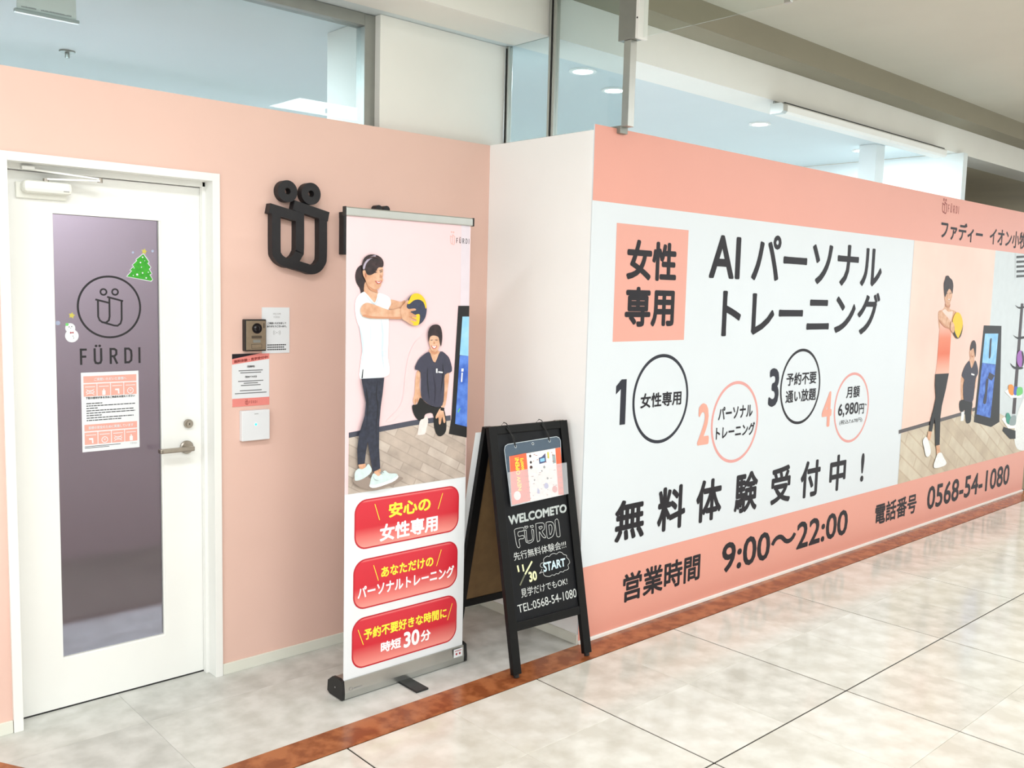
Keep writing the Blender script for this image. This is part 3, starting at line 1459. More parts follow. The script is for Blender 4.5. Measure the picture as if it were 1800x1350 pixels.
def cyl(c, ax, r, h, n=24, r2=None):
    """verts, faces of a cylinder from centre c along unit axis ax for height h"""
    ax = Vector(ax).normalized(); a = ax.orthogonal().normalized(); b = ax.cross(a); r2 = r if r2 is None else r2; c = Vector(c)
    V = [c + a * math.cos(2 * math.pi * i / n) * r + b * math.sin(2 * math.pi * i / n) * r for i in range(n)]
    V += [c + ax * h + a * math.cos(2 * math.pi * i / n) * r2 + b * math.sin(2 * math.pi * i / n) * r2 for i in range(n)]
    return V, [list(range(n))[::-1], list(range(n, 2 * n))] + [[i, (i + 1) % n, n + (i + 1) % n, n + i] for i in range(n)]
def tube(pts, r, n=8):
    pts = [Vector(p) for p in pts]; V = []; Fc = []
    for i, p in enumerate(pts):
        d = (pts[min(i + 1, len(pts) - 1)] - pts[max(i - 1, 0)]).normalized(); a = d.cross(Vector((.13, .31, .94))).normalized(); b = d.cross(a)
        V += [p + a * math.cos(2 * math.pi * j / n) * r + b * math.sin(2 * math.pi * j / n) * r for j in range(n)]
    for i in range(len(pts) - 1): Fc += [[i * n + j, i * n + (j + 1) % n, (i + 1) * n + (j + 1) % n, (i + 1) * n + j] for j in range(n)]
    Fc += [list(range(n))[::-1], list(range((len(pts) - 1) * n, len(pts) * n))]; return V, Fc
def join(*VF):
    V = []; Fc = []
    for v, f in VF: k = len(V); V += list(v); Fc += [[i + k for i in q] for q in f]
    return V, Fc
def smooth_poly(p, n=3):
    out = []; N = len(p)
    for i in range(N):
        a, b, c, d = p[i - 1], p[i], p[(i + 1) % N], p[(i + 2) % N]
        for k in range(n):
            t = k / n
            out.append([.5 * (2 * b[j] + (c[j] - a[j]) * t + (2 * a[j] - 5 * b[j] + 4 * c[j] - d[j]) * t * t + (3 * b[j] - a[j] - 3 * c[j] + d[j]) * t ** 3) for j in (0, 1)])
    return out
def smooth_line(p, n=4):
    q = [p[0]] + list(p) + [p[-1]]; out = []
    for i in range(1, len(q) - 2):
        a, b, c, d = q[i - 1:i + 3]
        for k in range(n):
            t = k / n; out.append([.5 * (2 * b[j] + (c[j] - a[j]) * t + (2 * a[j] - 5 * b[j] + 4 * c[j] - d[j]) * t * t + (3 * b[j] - a[j] - 3 * c[j] + d[j]) * t ** 3) for j in (0, 1)])
    out.append(list(p[-1])); return out
def flat(p, y):
    """flat filled outline (x,z) on the plane y, facing -y"""
    t = tessellate_polygon([[Vector((a, b, 0)) for a, b in p]]); V = [(a, y, b) for a, b in p]; Fc = []
    for q in t:
        (ax, az), (bx, bz), (cx, cz) = (p[i] for i in q)
        s = (bx - ax) * (cz - az) - (bz - az) * (cx - ax)
        if abs(s) < 1e-12: continue
        Fc.append(list(q) if s > 0 else list(q)[::-1])
    return V, Fc
def rect(x0, x1, z0, z1): return [(x0, z0), (x1, z0), (x1, z1), (x0, z1)]
def rrect(x0, x1, z0, z1, r, n=8):
    out = []
    for cx, cz, a in ((x1 - r, z0 + r, -90), (x1 - r, z1 - r, 0), (x0 + r, z1 - r, 90), (x0 + r, z0 + r, 180)):
        out += [(cx + r * math.cos(math.radians(a + 90 * i / n)), cz + r * math.sin(math.radians(a + 90 * i / n))) for i in range(n + 1)]
    return out
def ribbon(p, w, y, depth=0, close=False):
    """stroke of width w along (x,z) points; depth > 0 makes it a solid bar standing out to -y"""
    P = [Vector(q) for q in p]; N = len(P); L = []; Rr = []
    for i in range(N):
        a = P[i - 1] if (i or close) else None; b = P[(i + 1) % N] if (i < N - 1 or close) else None
        d1 = (P[i] - a).normalized() if a is not None and (P[i] - a).length > 1e-9 else None; d2 = (b - P[i]).normalized() if b is not None and (b - P[i]).length > 1e-9 else None
        d1 = d1 or d2; d2 = d2 or d1; n1 = Vector((-d1.y, d1.x)); n2 = Vector((-d2.y, d2.x)); nn = (n1 + n2)
        if nn.length < 1e-3: nn = n1
        nn.normalize(); k = w / 2 / max(.45, nn.dot(n1)); L.append(P[i] + nn * k); Rr.append(P[i] - nn * k)
    V = [(v.x, y, v.y) for v in L] + [(v.x, y, v.y) for v in Rr]; seg = range(N if close else N - 1)
    Fc = [[N + i, N + (i + 1) % N, (i + 1) % N, i] for i in seg]
    if depth:
        M_ = 2 * N; V += [(a, b - depth, c) for a, b, c in V]; top = [[q + M_ for q in f] for f in Fc]
        side = []
        for i in seg: side += [[i, (i + 1) % N, (i + 1) % N + M_, i + M_], [N + (i + 1) % N, N + i, N + i + M_, N + (i + 1) % N + M_]]
        if not close: side += [[0, M_, M_ + N, N], [N - 1, 2 * N - 1, M_ + 2 * N - 1, M_ + N - 1]]
        Fc = [f[::-1] for f in Fc] + top + side
    return V, Fc
def ring(cx, cz, rx, rz, w, y, n=64, depth=0):
    rw = w / 2
    p = [(cx + (rx - rw) * math.cos(2 * math.pi * i / n), cz + (rz - rw) * math.sin(2 * math.pi * i / n)) for i in range(n)]
    return ribbon(p, w, y, depth, True)
def disc(cx, cz, r, y, n=24, rz=None): return flat([(cx + r * math.cos(2 * math.pi * i / n), cz + (rz or r) * math.sin(2 * math.pi * i / n)) for i in range(n)], y)
TXT = {}
def text_raw(s, w):
    if (s, w) not in TXT:
        c = bpy.data.curves.new('t', 'FONT'); c.body = s; c.resolution_u = 3; c.size = 1
        o = bpy.data.objects.new('t', c); COL.objects.link(o); dg = bpy.context.evaluated_depsgraph_get(); me = bpy.data.meshes.new_from_object(o.evaluated_get(dg))
        V0 = [v.co.copy() for v in me.vertices]; F0_ = [list(p.vertices) for p in me.polygons]; bpy.data.objects.remove(o); bpy.data.curves.remove(c); bpy.data.meshes.remove(me)
        V = []; Fc = []; sh = [(0, 0)]
        if w > 0: sh = [(w * math.cos(k * math.pi / 4), w * math.sin(k * math.pi / 4)) for k in range(8)]
        for q, (dx, dy) in enumerate(sh):
            k = len(V); V += [(v.x + dx, v.y + dy, -.00008 * q) for v in V0]; Fc += [[i + k for i in f] for f in F0_]
        x0 = min(v[0] for v in V); x1 = max(v[0] for v in V); z0 = min(v[1] for v in V); z1 = max(v[1] for v in V)
        TXT[(s, w)] = ([((v[0] - x0) / (x1 - x0), (v[1] - z0) / (z1 - z0), v[2] if len(v) > 2 else 0) for v in V], Fc, (x1 - x0) / (z1 - z0))
    return TXT[(s, w)]
def lettering(s, w, bb, y, m, parent, local=False, name='lettering', quad=None):
    P, Fc, _ = text_raw(s, w)
    if quad:
        TL, TR, BL, BR = (Vector(q) for q in quad)
        V = []
        for a, b, e in P:
            v = (BL * (1 - a) + BR * a) * (1 - b) + (TL * (1 - a) + TR * a) * b; V.append((v.x, y + e, v.y))
    else: V = [(bb[0] + a * (bb[1] - bb[0]), y + e, bb[2] + b * (bb[3] - bb[2])) for a, b, e in P]
    return make(name, V, Fc, m, parent, local=local)
def line_of_text(s, cx, z, h, y, m, parent, w=.0, left=False, local=False, maxw=None):
    P, Fc, asp = text_raw(s, w); W = h * asp
    if maxw: W = min(W, maxw)
    x0 = cx if left else cx - W / 2
    return lettering(s, w, (x0, x0 + W, z, z + h), y, m, parent, local)
def figure(name, L, y, parent, step=.0003, local=False, clip=None):
    """a printed figure: layered flat shapes, one mesh, one slot per ink"""
    VF = []; mi = []; ms = []
    for k, (mm, sm, pts) in enumerate(L):
        p = smooth_poly(pts) if sm else pts
        if clip: p = [(min(max(a, clip[0]), clip[1]), min(max(b, clip[2]), clip[3])) for a, b in p]
        V, Fc = flat(p, y - k * step)
        if mm not in ms: ms.append(mm)
        VF.append((V, Fc)); mi += [ms.index(mm)] * len(Fc)
    V, Fc = join(*VF); return make(name, V, Fc, ms, parent, mi=mi, local=local)
EMB = [[(0, .83), (.48, .70)], [(.10, .79), (.10, .35), (.15, .16), (.27, .07), (.41, .06), (.52, .16), (.54, .33), (.52, .94)], [(.44, .96), (1, .76)], [(.94, .78), (.94, .20), (.90, .07), (.79, -.02), (.64, 0), (.27, .08)]]
def emblem(x0, x1, z0, z1, sw, y, m, parent, local=False, name='emblem'):
    W = x1 - x0; Hh = (z1 - z0) * .78; VF = [ribbon([(x0 + a * W, z0 + b * Hh) for a, b in st], sw, y - .0001 * i) for i, st in enumerate(EMB)]
    r = W * .13; VF += [ring(x0 + W * a, z1 - r * 1.05 - (.01 * W if a > .5 else 0), r, r, sw, y, 20) for a in (.28, .70)]
    V, Fc = join(*VF); return make(name, V, Fc, m, parent, local=local)
WORD = [(0, [[(.07, 0), (.07, 1)], [(0, .93), (.42, .93)], [(.07, .5), (.38, .5)]]),
        (.82, [[(.07, 1), (.07, .25), (.12, .1), (.27, .065), (.41, .1), (.46, .25), (.46, 1)]]),
        (1.79, [[(.07, 0), (.07, 1)], [(.07, .93), (.3, .93), (.42, .84), (.42, .6), (.3, .48), (.07, .48)], [(.25, .48), (.47, 0)]]),
        (2.70, [[(.07, 0), (.07, 1)], [(.07, .93), (.3, .93), (.44, .8), (.46, .5), (.44, .2), (.3, .07), (.07, .07)]]), (3.60, [[(.07, 0), (.07, 1)]])]
def wordmark(x0, x1, z0, z1, y, m, parent, depth=0, local=False, name='lettering', split=False):
    sx = (x1 - x0) / 3.74; sz = z1 - z0; w = .135 * min(sz, sx * 1.0); out = []; allVF = []
    for i, (ox, sts) in enumerate(WORD):
        VF = [ribbon([(x0 + (ox + a) * sx, z0 + b * sz) for a, b in st], w, y - .00005 * k, depth) for k, st in enumerate(sts)]
        if i == 1:
            for a in (.16, .38):
                c = [(x0 + (ox + a) * sx + w * .62 * math.cos(t * math.pi / 6), z1 + .14 * sz + w * .62 * math.sin(t * math.pi / 6)) for t in range(12)]
                if depth: VF.append(cyl((x0 + (ox + a) * sx, y, z1 + .14 * sz), (0, -1, 0), w * .72, depth, 16))
                else: VF.append(flat(c, y))
        if split: out.append(make('letter', *join(*VF), m, parent, local=local))
        allVF += VF
    return out if split else make(name, *join(*allVF), m, parent, local=local)
# ================================================================== SETTING
YD, YM, XR = 3.473, 2.782, 2.983           # door wall, mural wall, return wall
# floor bed and tiles
fl = box('floor', (-6, 16, -8, 9, -.12, -.006), 'joint_light'); S(fl)
TP = .457; x0 = 2.577 - 8 * TP             # dark joints fall on every second column
tile_me = {}
def tile_mesh(key, w, h, m):
    if key not in tile_me:
        V, Fc = boxes([(0, w, 0, h, -.006, 0)], .0012); me = bpy.data.meshes.new('tile'); me.from_pydata(V, [], Fc); me.materials.append(MATS[m]); tile_me[key] = me
    return tile_me[key]
ys = [2.629, 2.197, 1.743, 1.289, .835, .381, -.073, -.527, -.981]
for i in range(24):
    for j in range(8):
        xa = x0 + i * TP; xb = xa + TP; ya = ys[j + 1]; yb = ys[j]
        g0 = .0034 if i % 2 == 0 else .0005; g1 = .0034 if i % 2 == 1 else .0005
        h0 = .0034 if j % 2 == 1 else .0005; h1 = .0034 if j % 2 == 0 else .0005
        v = (i * 7 + j * 5) % 3; o = bpy.data.objects.new('tile', tile_mesh(('s', i % 2, j % 2, j == 0, v), xb - xa - g0 - g1, yb - ya - h0 - h1, 'stone_tile_' + 'abc'[v]))
        link(o, fl); o.location = (xa + g0, ya + h0, 0)
# dark joint filler strips under the wide joints
jl = []
for i in range(0, 25, 2): jl.append((x0 + i * TP - .0036, x0 + i * TP + .0036, -1, 2.629, -.008, -.0025))
for j in (0, 2, 4, 6, 8): jl.append((x0, x0 + 24 * TP, ys[j] - .0036, ys[j] + .0036, -.008, -.0025))
box('joint_filler', jl, 'joint', fl)
box('floor_field', [(x0 + 24 * TP + .002, 16, -8, 2.629, -.006, -.0004), (-6, x0 + 24 * TP, -8, -.984, -.006, -.0004), (-6, x0 - .002, -.981, 2.629, -.006, -.0004)], 'stone_tile_b', fl)
# brown border strip along the shop line, turning back at the left
V, Fc = join(boxes([(1.30, 10, 2.6305, 2.777, -.006, .0006)]),
             ([(a, b, z) for z in (-.006, .0006) for a, b in ((1.2995, 2.6305), (1.2995, 2.777), (1.01, 2.777), (.60, 3.50), (.40, 3.50), (.895, 2.6305))], [[5, 4, 3, 2, 1, 0][::-1], [6, 7, 8, 9, 10, 11][::-1]] + [[i, (i + 1) % 6, 6 + (i + 1) % 6, 6 + i] for i in range(6)]))
make('border_strip', V, Fc, 'brown_stone', fl)
k = 0
vx = [-.0, .305, 1.205, 2.105, 3.0]
vy = [2.779, 2.807, 3.255, 3.70]
for i in range(4):
    for j in range(1, 3):
        xa, xb, ya, yb = vx[i] + .0004, vx[i + 1] - .0004, vy[j] + .0004, vy[j + 1] - .0004
        if j == 1: ya = 2.7775
        k += 1
        if i == 0 or (i == 1 and j == 1):
            # cut along the slanted border
            def xc(y): return 1.01 - (y - 2.777) * (.41 / .723)
            if i == 0 and j == 1: continue
            if i == 0: pts = [(max(xa, xc(ya)), ya), (xb, ya), (xb, yb), (max(xa, xc(yb)), yb)]
            else: pts = [(xc(ya), ya), (xb, ya), (xb, yb), (xc(yb), yb)]
            if pts[0][0] > xb: continue
            V = [(a, b, z) for z in (-.006, 0) for a, b in pts]; make('tile', V, [[3, 2, 1, 0], [4, 5, 6, 7]] + [[q, (q + 1) % 4, 4 + (q + 1) % 4, 4 + q] for q in range(4)], 'vinyl_tile_a', fl)
        else: box('tile', (xa, xb, ya, yb, -.006, 0), 'vinyl_tile_' + 'ab'[(i + j) % 2], fl)
box('floor_field', [(-2, 7.8, 4.45, 9, -.006, 0), (3.09, 7.8, 2.9, 4.45, -.006, 0)], 'studio_floor', fl)
box('floor_field', (-2, 3.09, 3.7, 4.449, -.006, 0), 'vinyl_tile_b', fl)
S(box('wall_inner', (-2, 4.5, 5.5, 5.58, 0, 2.25), 'pink_inner'))
# door wall with its opening
S(box('wall_left', [(-2, .845, YD, YD + .11, 0, 2.303), (1.566, XR + .1, YD, YD + .11, 0, 2.303), (.845, 1.566, YD, YD + .11, 1.997, 2.303)], 'pink_wall'))
S(box('baseboard_left', [(-2, .815, YD - .009, YD, 0, .046), (1.596, XR, YD - .009, YD, 0, .046)], 'baseboard', bev=.0015))
# return wall
S(box('wall_right', (XR, XR + .1, YM + .0042, YD - .0002, 0, 2.303), 'white_wall'))
S(box('baseboard_right', (XR - .008, XR, YM, YD - .009, 0, .046), 'baseboard', bev=.0015))
S(box('wall_front', (XR + .1005, 8.49, YM + .004, YM + .10, 0, 2.322), 'white_wall'))
S(box('trim_1', (XR + .001, 8.49, YM - .010, YM + .004, 0, .016), 'white_paint', bev=.002))
# upper column and soffit / fascia
S(box('wall_back', [(2.39, 3.135, 3.55, 4.0, 2.303, 2.81)], 'fascia_wall'))
S(box('trim_2', (-4, 16, 3.247, 3.50, 2.81, 3.009), 'fascia_wall'))
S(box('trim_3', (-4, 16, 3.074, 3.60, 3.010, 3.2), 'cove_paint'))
S(box('ceiling', (-6, 16, -8, 3.074, 3.15, 3.3), 'ceiling_paint'))
S(box('ceiling', [(-4, 7.8, 3.50, 9, 2.812, 2.9)], 'studio_ceiling'))
# studio shell behind
S(box('wall_side', (7.80, 7.88, 3.19, 9, 0, 2.808), 'studio_wall'))
S(box('wall_rear', (-4, 7.8, 8.9, 9, 0, 2.81), 'studio_wall'))
S(box('wall_end', (-4.1, -4, 3.4, 9, 0, 2.81), 'studio_wall'))
S(box('trim_4', (6.98, 7.12, 3.52, 3.66, 2.0, 2.81), 'studio_wall'))
S(box('wall_beyond', [(7.88, 16, 5.2, 5.3, 0, 2.81), (8.6, 8.7, 2.9, 5.2, 0, 2.3)], 'dark_room'))
S(box('ceiling', (7.88, 16, 3.50, 5.3, 2.81, 2.9), 'dark_room'))
S(box('wall_far', (8.60, 16, 2.80, 2.9, 0, 2.33), 'dark_room'))
S(box('wall_opposite', [(-6, 16, -6.1, -6, 0, 3.2)], 'white_wall'))
# transom window over the door wall
w1 = S(box('window_1', [(2.335, 2.392, 3.59, 3.66, 2.25, 2.81), (-2, 2.335, 3.59, 3.66, 2.758, 2.81), (-2, 2.335, 3.59, 3.66, 2.25, 2.29)], 'aluminium_dull', bev=.002))
box('glass_pane', (-2, 2.337, 3.62, 3.626, 2.29, 2.76), 'clear_glass', w1)
# glazing above the return wall
w2 = S(box('window_2', [(3.125, 3.175, 2.76, 3.55, 2.305, 2.338)], 'aluminium_dull', bev=.002))
box('mullion', (3.135, 3.165, 3.525, 3.55, 2.338, 2.81), 'aluminium', w2, bev=.002)
box('mullion', (3.135, 3.165, 3.195, 3.24, 2.338, 3.008), 'aluminium', w2, bev=.002)
box('gasket', [(3.131, 3.1345, 3.214, 3.221, 2.338, 3.008), (3.131, 3.1345, 3.534, 3.540, 2.338, 2.80)], 'gasket', w2)
box('glass_pane', (3.147, 3.153, 3.24, 3.525, 2.338, 2.81), 'clear_glass', w2)
box('glass_pane', (3.147, 3.153, 2.76, 3.195, 2.338, 3.008), 'clear_glass', w2)
box('mullion', [(3.13, 3.17, 2.722, 2.762, 2.332, 2.70)], 'aluminium', w2, bev=.002)
cur = empty('smoke_curtain_post', (3.15, 2.73, 2.70), 'grey metal post with a white edge strip hanging from the ceiling above the mural corner', 'post')
box('post', (3.122, 3.178, 2.69, 2.79, 2.70, 3.149), 'aluminium_dull', cur, bev=.002)
box('edge_strip', (3.118, 3.18, 2.672, 2.69, 2.695, 3.149), 'white_paint', cur, bev=.002)
make('screw', *cyl((3.119, 2.681, 2.78), (-1, 0, 0), .004, .002, 10), 'gasket', cur)
sc_ = empty('acrylic_smoke_curtain', (3.15, 1.3, 2.70), 'clear acrylic smoke barrier panel hanging from the ceiling at top, out from the grey post', 'panel')
box('panel', (3.148, 3.152, 1.972, 2.67, 2.703, 3.149), 'acrylic', sc_); box('panel', (3.148, 3.152, -.6, 1.968, 2.703, 3.149), 'acrylic', sc_)
box('clip', (3.142, 3.158, 1.955, 1.985, 2.70, 2.73), 'aluminium', sc_, bev=.002)
# roll screen casing under the fascia
rs = empty('roll_screen_casing', (6.3, 3.17, 2.72), 'long white roll screen casing under the fascia above the mural', 'screen casing')
def casing(xa, xb): 
    pr = [(3.155, 2.735), (3.155, 2.772), (3.170, 2.784), (3.2465, 2.784), (3.2465, 2.722), (3.17, 2.722)]
    V = [(x, a, b) for x in (xa, xb) for a, b in pr]; n = len(pr); return V, [list(range(n)), list(range(n, 2 * n))[::-1]] + [[i, n + i, n + (i + 1) % n, (i + 1) % n] for i in range(n)]
make('casing', *casing(5.10, 6.46), 'white_paint', rs); make('casing', *casing(6.463, 7.40), 'white_paint', rs)
make('end_cap', *casing(5.05, 5.098), 'aluminium', rs)
make('top_shadow_strip', *boxes([(5.10, 7.40, 3.175, 3.246, 2.784, 2.793)]), 'gasket', rs); make('mounting_plate', *boxes([(5.10, 7.40, 3.2462, 3.26, 2.74, 2.8095)]), 'aluminium_dull', rs)  # black strip along the casing top stands in for its shadow line
# ================================================================== STUDIO LIGHTS, REFLECTED SIGN
lamps = [(5.70, 3.74, 'round recessed ceiling light over the middle of the mural'), (7.21, 3.76, 'round recessed ceiling light beside the white post, right of the mural top'),
         (3.75, 3.60, 'brightest round ceiling light, seen through the glass between the two posts'), (4.22, 3.79, 'round ceiling light seen just left of the stepped grey post'), (3.17, 5.64, 'round ceiling light seen through the transom window over the door')]
for x, y, lb in lamps:
    t = empty('ceiling_light', (x, y, 2.81), lb, 'ceiling light', 'recessed ceiling lights inside the studio')
    make('lamp', *cyl((x, y, 2.8115), (0, 0, -1), .055, .004), 'lamp_glow', t)
    V, Fc = ring(0, 0, .075, .075, .02, 0, 32, .008); make('trim_ring', [(x + a, y + c, 2.811 + b) for a, b, c in V], Fc, 'white_paint', t)
sp = DATA['sprinkler']; V, Fc = join(cyl((sp[0], sp[1], 2.812), (0, 0, -1), .04, .008), cyl((sp[0], sp[1], 2.806), (0, 0, -1), .012, .03))
tag(make('sprinkler_head', V, Fc, 'aluminium_dull', origin=(sp[0], sp[1], 2.79)), 'small dark sprinkler head on the studio ceiling behind the transom window', 'sprinkler')
hs = empty('reflected_sign', (1.17, 4.1, 2.64), 'white board with small print behind the transom window at top left, modelling a reflected sign', 'sign')  # solid board built where a mall sign reflects in the glass
box('board', (1.055, 1.275, 4.095, 4.105, 2.655, 2.79), 'cream_plastic', hs, bev=.001)
box('lower_rail', (1.045, 1.285, 4.088, 4.112, 2.642, 2.656), 'aluminium', hs, bev=.003)
box('hanger', (1.08, 1.084, 4.099, 4.101, 2.79, 2.811), 'aluminium', hs); box('hanger', (1.25, 1.254, 4.099, 4.101, 2.79, 2.811), 'aluminium', hs)
random.seed(2)
L = []; xx = 1.07
while xx < 1.255:
    if not 1.125 < xx < 1.14: L.append((xx, xx + .004, 4.094, 4.0949, 2.664, 2.664 + random.choice((.004, .006, .0055))))
    xx += .0055
box('small_print', L, 'paper_grey', hs)
# ================================================================== DOOR
YL = 3.556
dr = S(box('door_1', [(.862, 1.012, YL, YL + .04, .006, 1.972), (1.398, 1.560, YL, YL + .04, .006, 1.972), (1.012, 1.398, YL, YL + .04, .006, .19), (1.012, 1.398, YL, YL + .04, 1.834, 1.972)], 'white_paint'))
V, Fc = boxes([(.817, .848, YD - .012, YD + .085, 0, 2.024), (1.564, 1.594, YD - .012, YD + .085, 0, 2.024), (.848, 1.564, YD - .012, YD + .085, 1.994, 2.024),
               (.848, .862, YD + .06, YL + .06, 0, 1.994), (1.552, 1.566, YD + .055, YL - .002, 0, 1.994), (1.561, 1.566, YL, YL + .06, 0, 1.994), (.848, 1.564, YD + .055, YL + .06, 1.975, 1.9945)], .0012)
make('frame', V, Fc, 'white_paint', dr)
box('threshold', (.862, 1.561, YL, YL + .05, 0, .0055), 'gasket', dr)
box('glass_pane', (1.012, 1.398, YL + .014, YL + .022, .19, 1.834), 'frosted_glass', dr)
box('glazing_bead', [(1.391, 1.3985, YL + .003, YL + .0135, .19, 1.834), (1.012, 1.391, YL + .003, YL + .0135, .19, .1965)], 'white_paint', dr)
hx, hz = 1.489, .947
ho = make('lever_handle', *join(cyl((hx, YL, hz), (0, -1, 0), .0265, .008, 32), cyl((hx, YL - .008, hz), (0, -1, 0), .0265, .004, 32, .022), cyl((hx, YL - .01, hz), (0, -1, 0), .010, .04, 20)), 'steel', dr, smooth=False)
V, Fc = boxes([(hx - .122, hx + .012, YL - .058, YL - .044, hz - .009, hz + .010)], .004); make('lever', V, Fc, 'steel', ho)
V, Fc = boxes([(hx - .126, hx - .112, YL - .058, YL - .030, hz - .009, hz + .009)], .004); make('lever_tip', V, Fc, 'steel', ho)
lk = make('lock_cylinder', *join(cyl((1.496, YL, 1.0415), (0, -1, 0), .0175, .012, 28), cyl((1.496, YL - .012, 1.0415), (0, -1, 0), .012, .006, 24)), 'steel', dr)
make('keyhole', *boxes([(1.4945, 1.4975, YL - .0186, YL - .0178, 1.0375, 1.0455)]), 'gasket', lk)
c = DATA['closer']; dc = make('door_closer', *boxes([(c[0] - .01, c[1], YL - .055, YL, c[2] - .002, c[3])], .014), 'cream_plastic', dr)
box('base_plate', (c[0] - .025, c[1] - .01, YL - .012, YL, c[2] - .02, c[3] - .006), 'cream_plastic', dc, bev=.003)
def bar(a, b, w, h): 
    a = Vector(a); b = Vector(b); d = (b - a).normalized(); s = d.cross(Vector((0, 0, 1))).normalized() * w / 2; u = Vector((0, 0, h / 2))
    V = [p + i * s + j * u for p in (a, b) for i, j in ((-1, -1), (1, -1), (1, 1), (-1, 1))]; return V, [[0, 1, 2, 3], [7, 6, 5, 4], [0, 4, 5, 1], [1, 5, 6, 2], [2, 6, 7, 3], [3, 7, 4, 0]]
el = (1.150, 3.475, 1.960)
make('closer_arm', *bar((.935, YL - .03, 1.977), el, .016, .006), 'white_paint', dc); make('closer_arm', *bar((.985, YL - .03, 1.948), (el[0], el[1], el[2] - .006), .018, .006), 'white_paint', dc)
make('pivot', *join(cyl((el[0], el[1], el[2] - .012), (0, 0, 1), .009, .016, 16), cyl((.985, YL - .03, c[3] - .002), (0, 0, 1), .010, .012, 16)), 'steel', dc)
box('bracket', (.905, .945, YL - .05, YL - .005, 1.974, 1.986), 'white_paint', dc, bev=.001)
make('maker_mark', *boxes([(1.035 + i * .0032, 1.0375 + i * .0032, YL - .0556, YL - .0551, 1.907, 1.9105) for i in range(6)]), 'paper_grey', dc)
# decals on the pane (the film faces the corridor)
YG = YL + .0135
lg = empty('round_logo_decal', (1.207, YG, 1.30), 'dark round emblem over the word FÜRDI, printed on the frosted door glass', 'decal')
a = DATA['decal_ring']; make('outer_ring', *ring((a[0] + a[1]) / 2, (a[2] + a[3]) / 2, (a[1] - a[0]) / 2, (a[3] - a[2]) / 2, .0075, YG, 72), 'sign_black', lg)
VF = [ribbon(s, .0068, YG - .0001 * i) for i, s in enumerate(DATA['decal_strokes'])] + [ring(x, z, DATA['decal_dotr'], DATA['decal_dotr'], .0062, YG, 28) for x, z in DATA['decal_dots']]
make('emblem', *join(*VF), 'sign_black', lg)
a = DATA['decal_word']; wordmark(a[0], a[1], a[2], a[3], YG, 'sign_black', lg)
tr = empty('tree_sticker', (1.33, YG, 1.6), 'green Christmas tree sticker with white dots, top right of the door glass', 'sticker')
P = [Vector(p) for p in DATA['tree']]; ctr = sum(P, Vector((0, 0))) / len(P)
def grow(P, d):
    out = []
    A = sum(P[i - 1].x * P[i].y - P[i].x * P[i - 1].y for i in range(len(P))); s = 1 if A > 0 else -1
    for i in range(len(P)):
        d1 = (P[i] - P[i - 1]).normalized(); d2 = (P[(i + 1) % len(P)] - P[i]).normalized(); n = Vector((d1.y, -d1.x)) + Vector((d2.y, -d2.x)); n = n.normalized() if n.length > 1e-6 else Vector((d1.y, -d1.x)); out.append(P[i] + n * d * s)
    return out
make('white_border', *flat([tuple(p) for p in grow(P, .0022)], YG), 'paper', tr); make('tree_shape', *flat([tuple(p) for p in grow(P, -.0009)], YG - .0003), 'tree_green', tr)
make('bauble_dots', *join(*[disc(x, z, s / 2, YG - .0006, 14) for x, z, s in DATA['tree_dots']]), 'paper', tr)
def star(cx, cz, r): return [(cx + (r if i % 2 == 0 else r * .5) * math.sin(i * math.pi / 5 + .2), cz + (r if i % 2 == 0 else r * .5) * math.cos(i * math.pi / 5 + .2)) for i in range(10)]
make('star', *flat(star(*DATA['star'][0], .012), YG), 'star_yellow', tr)
make('blue_dots', *join(disc(*DATA['blobs'][0], .0045, YG), disc(*DATA['blobs'][1], .005, YG)), 'sky_blob', tr)
sn = empty('snowman_sticker', (1.08, YG, 1.38), 'white snowman sticker with red bow tie, left of the round emblem on the door glass', 'sticker')
(sx, sz, sr), (tx, tz, tr2) = DATA['snow']; make('snowman', *join(disc(sx, sz, .0175, YG), disc(tx, tz, .0235, YG - .0001)), 'paper', sn)
make('face', *join(disc(sx - .004, sz + .004, .0018, YG - .0004, 10), disc(sx + .005, sz + .005, .0018, YG - .0004, 10), disc(sx + .001, sz - .0006, .0012, YG - .0004, 8), disc(tx + .004, tz - .001, .0015, YG - .0004, 8), disc(tx + .006, tz - .008, .0015, YG - .0004, 8)), 'paper_text', sn)
hx_, hz_ = DATA['snow_tie']; make('bow_tie', *flat([(hx_ - .006, hz_ - .004), (hx_, hz_ - .001), (hx_ + .006, hz_ - .003), (hx_ + .006, hz_ + .004), (hx_, hz_ + .001), (hx_ - .006, hz_ + .004)], YG - .0004), 'sticker_red', sn)
make('hat', *disc(*DATA['snow_hat'], .0055, YG - .0003), 'grn', sn); make('star', *flat(star(*DATA['star'][1], .0125), YG), 'star_yellow', sn); make('blue_dot', *disc(*DATA['blobs'][2], .008, YG), 'sky_blob', sn)
# A4 notice on the door
a = DATA['paper']; pn = empty('door_notice', ((a[0] + a[1]) / 2, YG, a[2]), 'white A4 notice with pink header bars and icon squares, taped on the door glass', 'notice')
a[1] = a[0] + .21; x0p, x1p, z0p, z1p = a; W = x1p - x0p; Hh = z1p - z0p
box('sheet', (x0p, x1p, YG - .0004, YG + .0003, z0p, z1p), 'paper', pn); yp = YG - .0007
def U(p, q): return x0p + p * W, z1p - q * Hh
def pr_rect(m, p0, p1, q0, q1, y=None, name='printed_block'): 
    (xa, za), (xb, zb) = U(p0, q0), U(p1, q1); return make(name, *flat(rect(xa, xb, zb, za), y or yp), m, pn)
pr_rect('paper_pink', .04, .96, .045, .13); pr_rect('paper_pink', .04, .96, .655, .74)
def tl(s, pc, q, h, m, w=0, mw=.8): x, z = U(pc, q); line_of_text(s, x, z, h, yp - .0003, m, pn, w, maxw=mw * W)
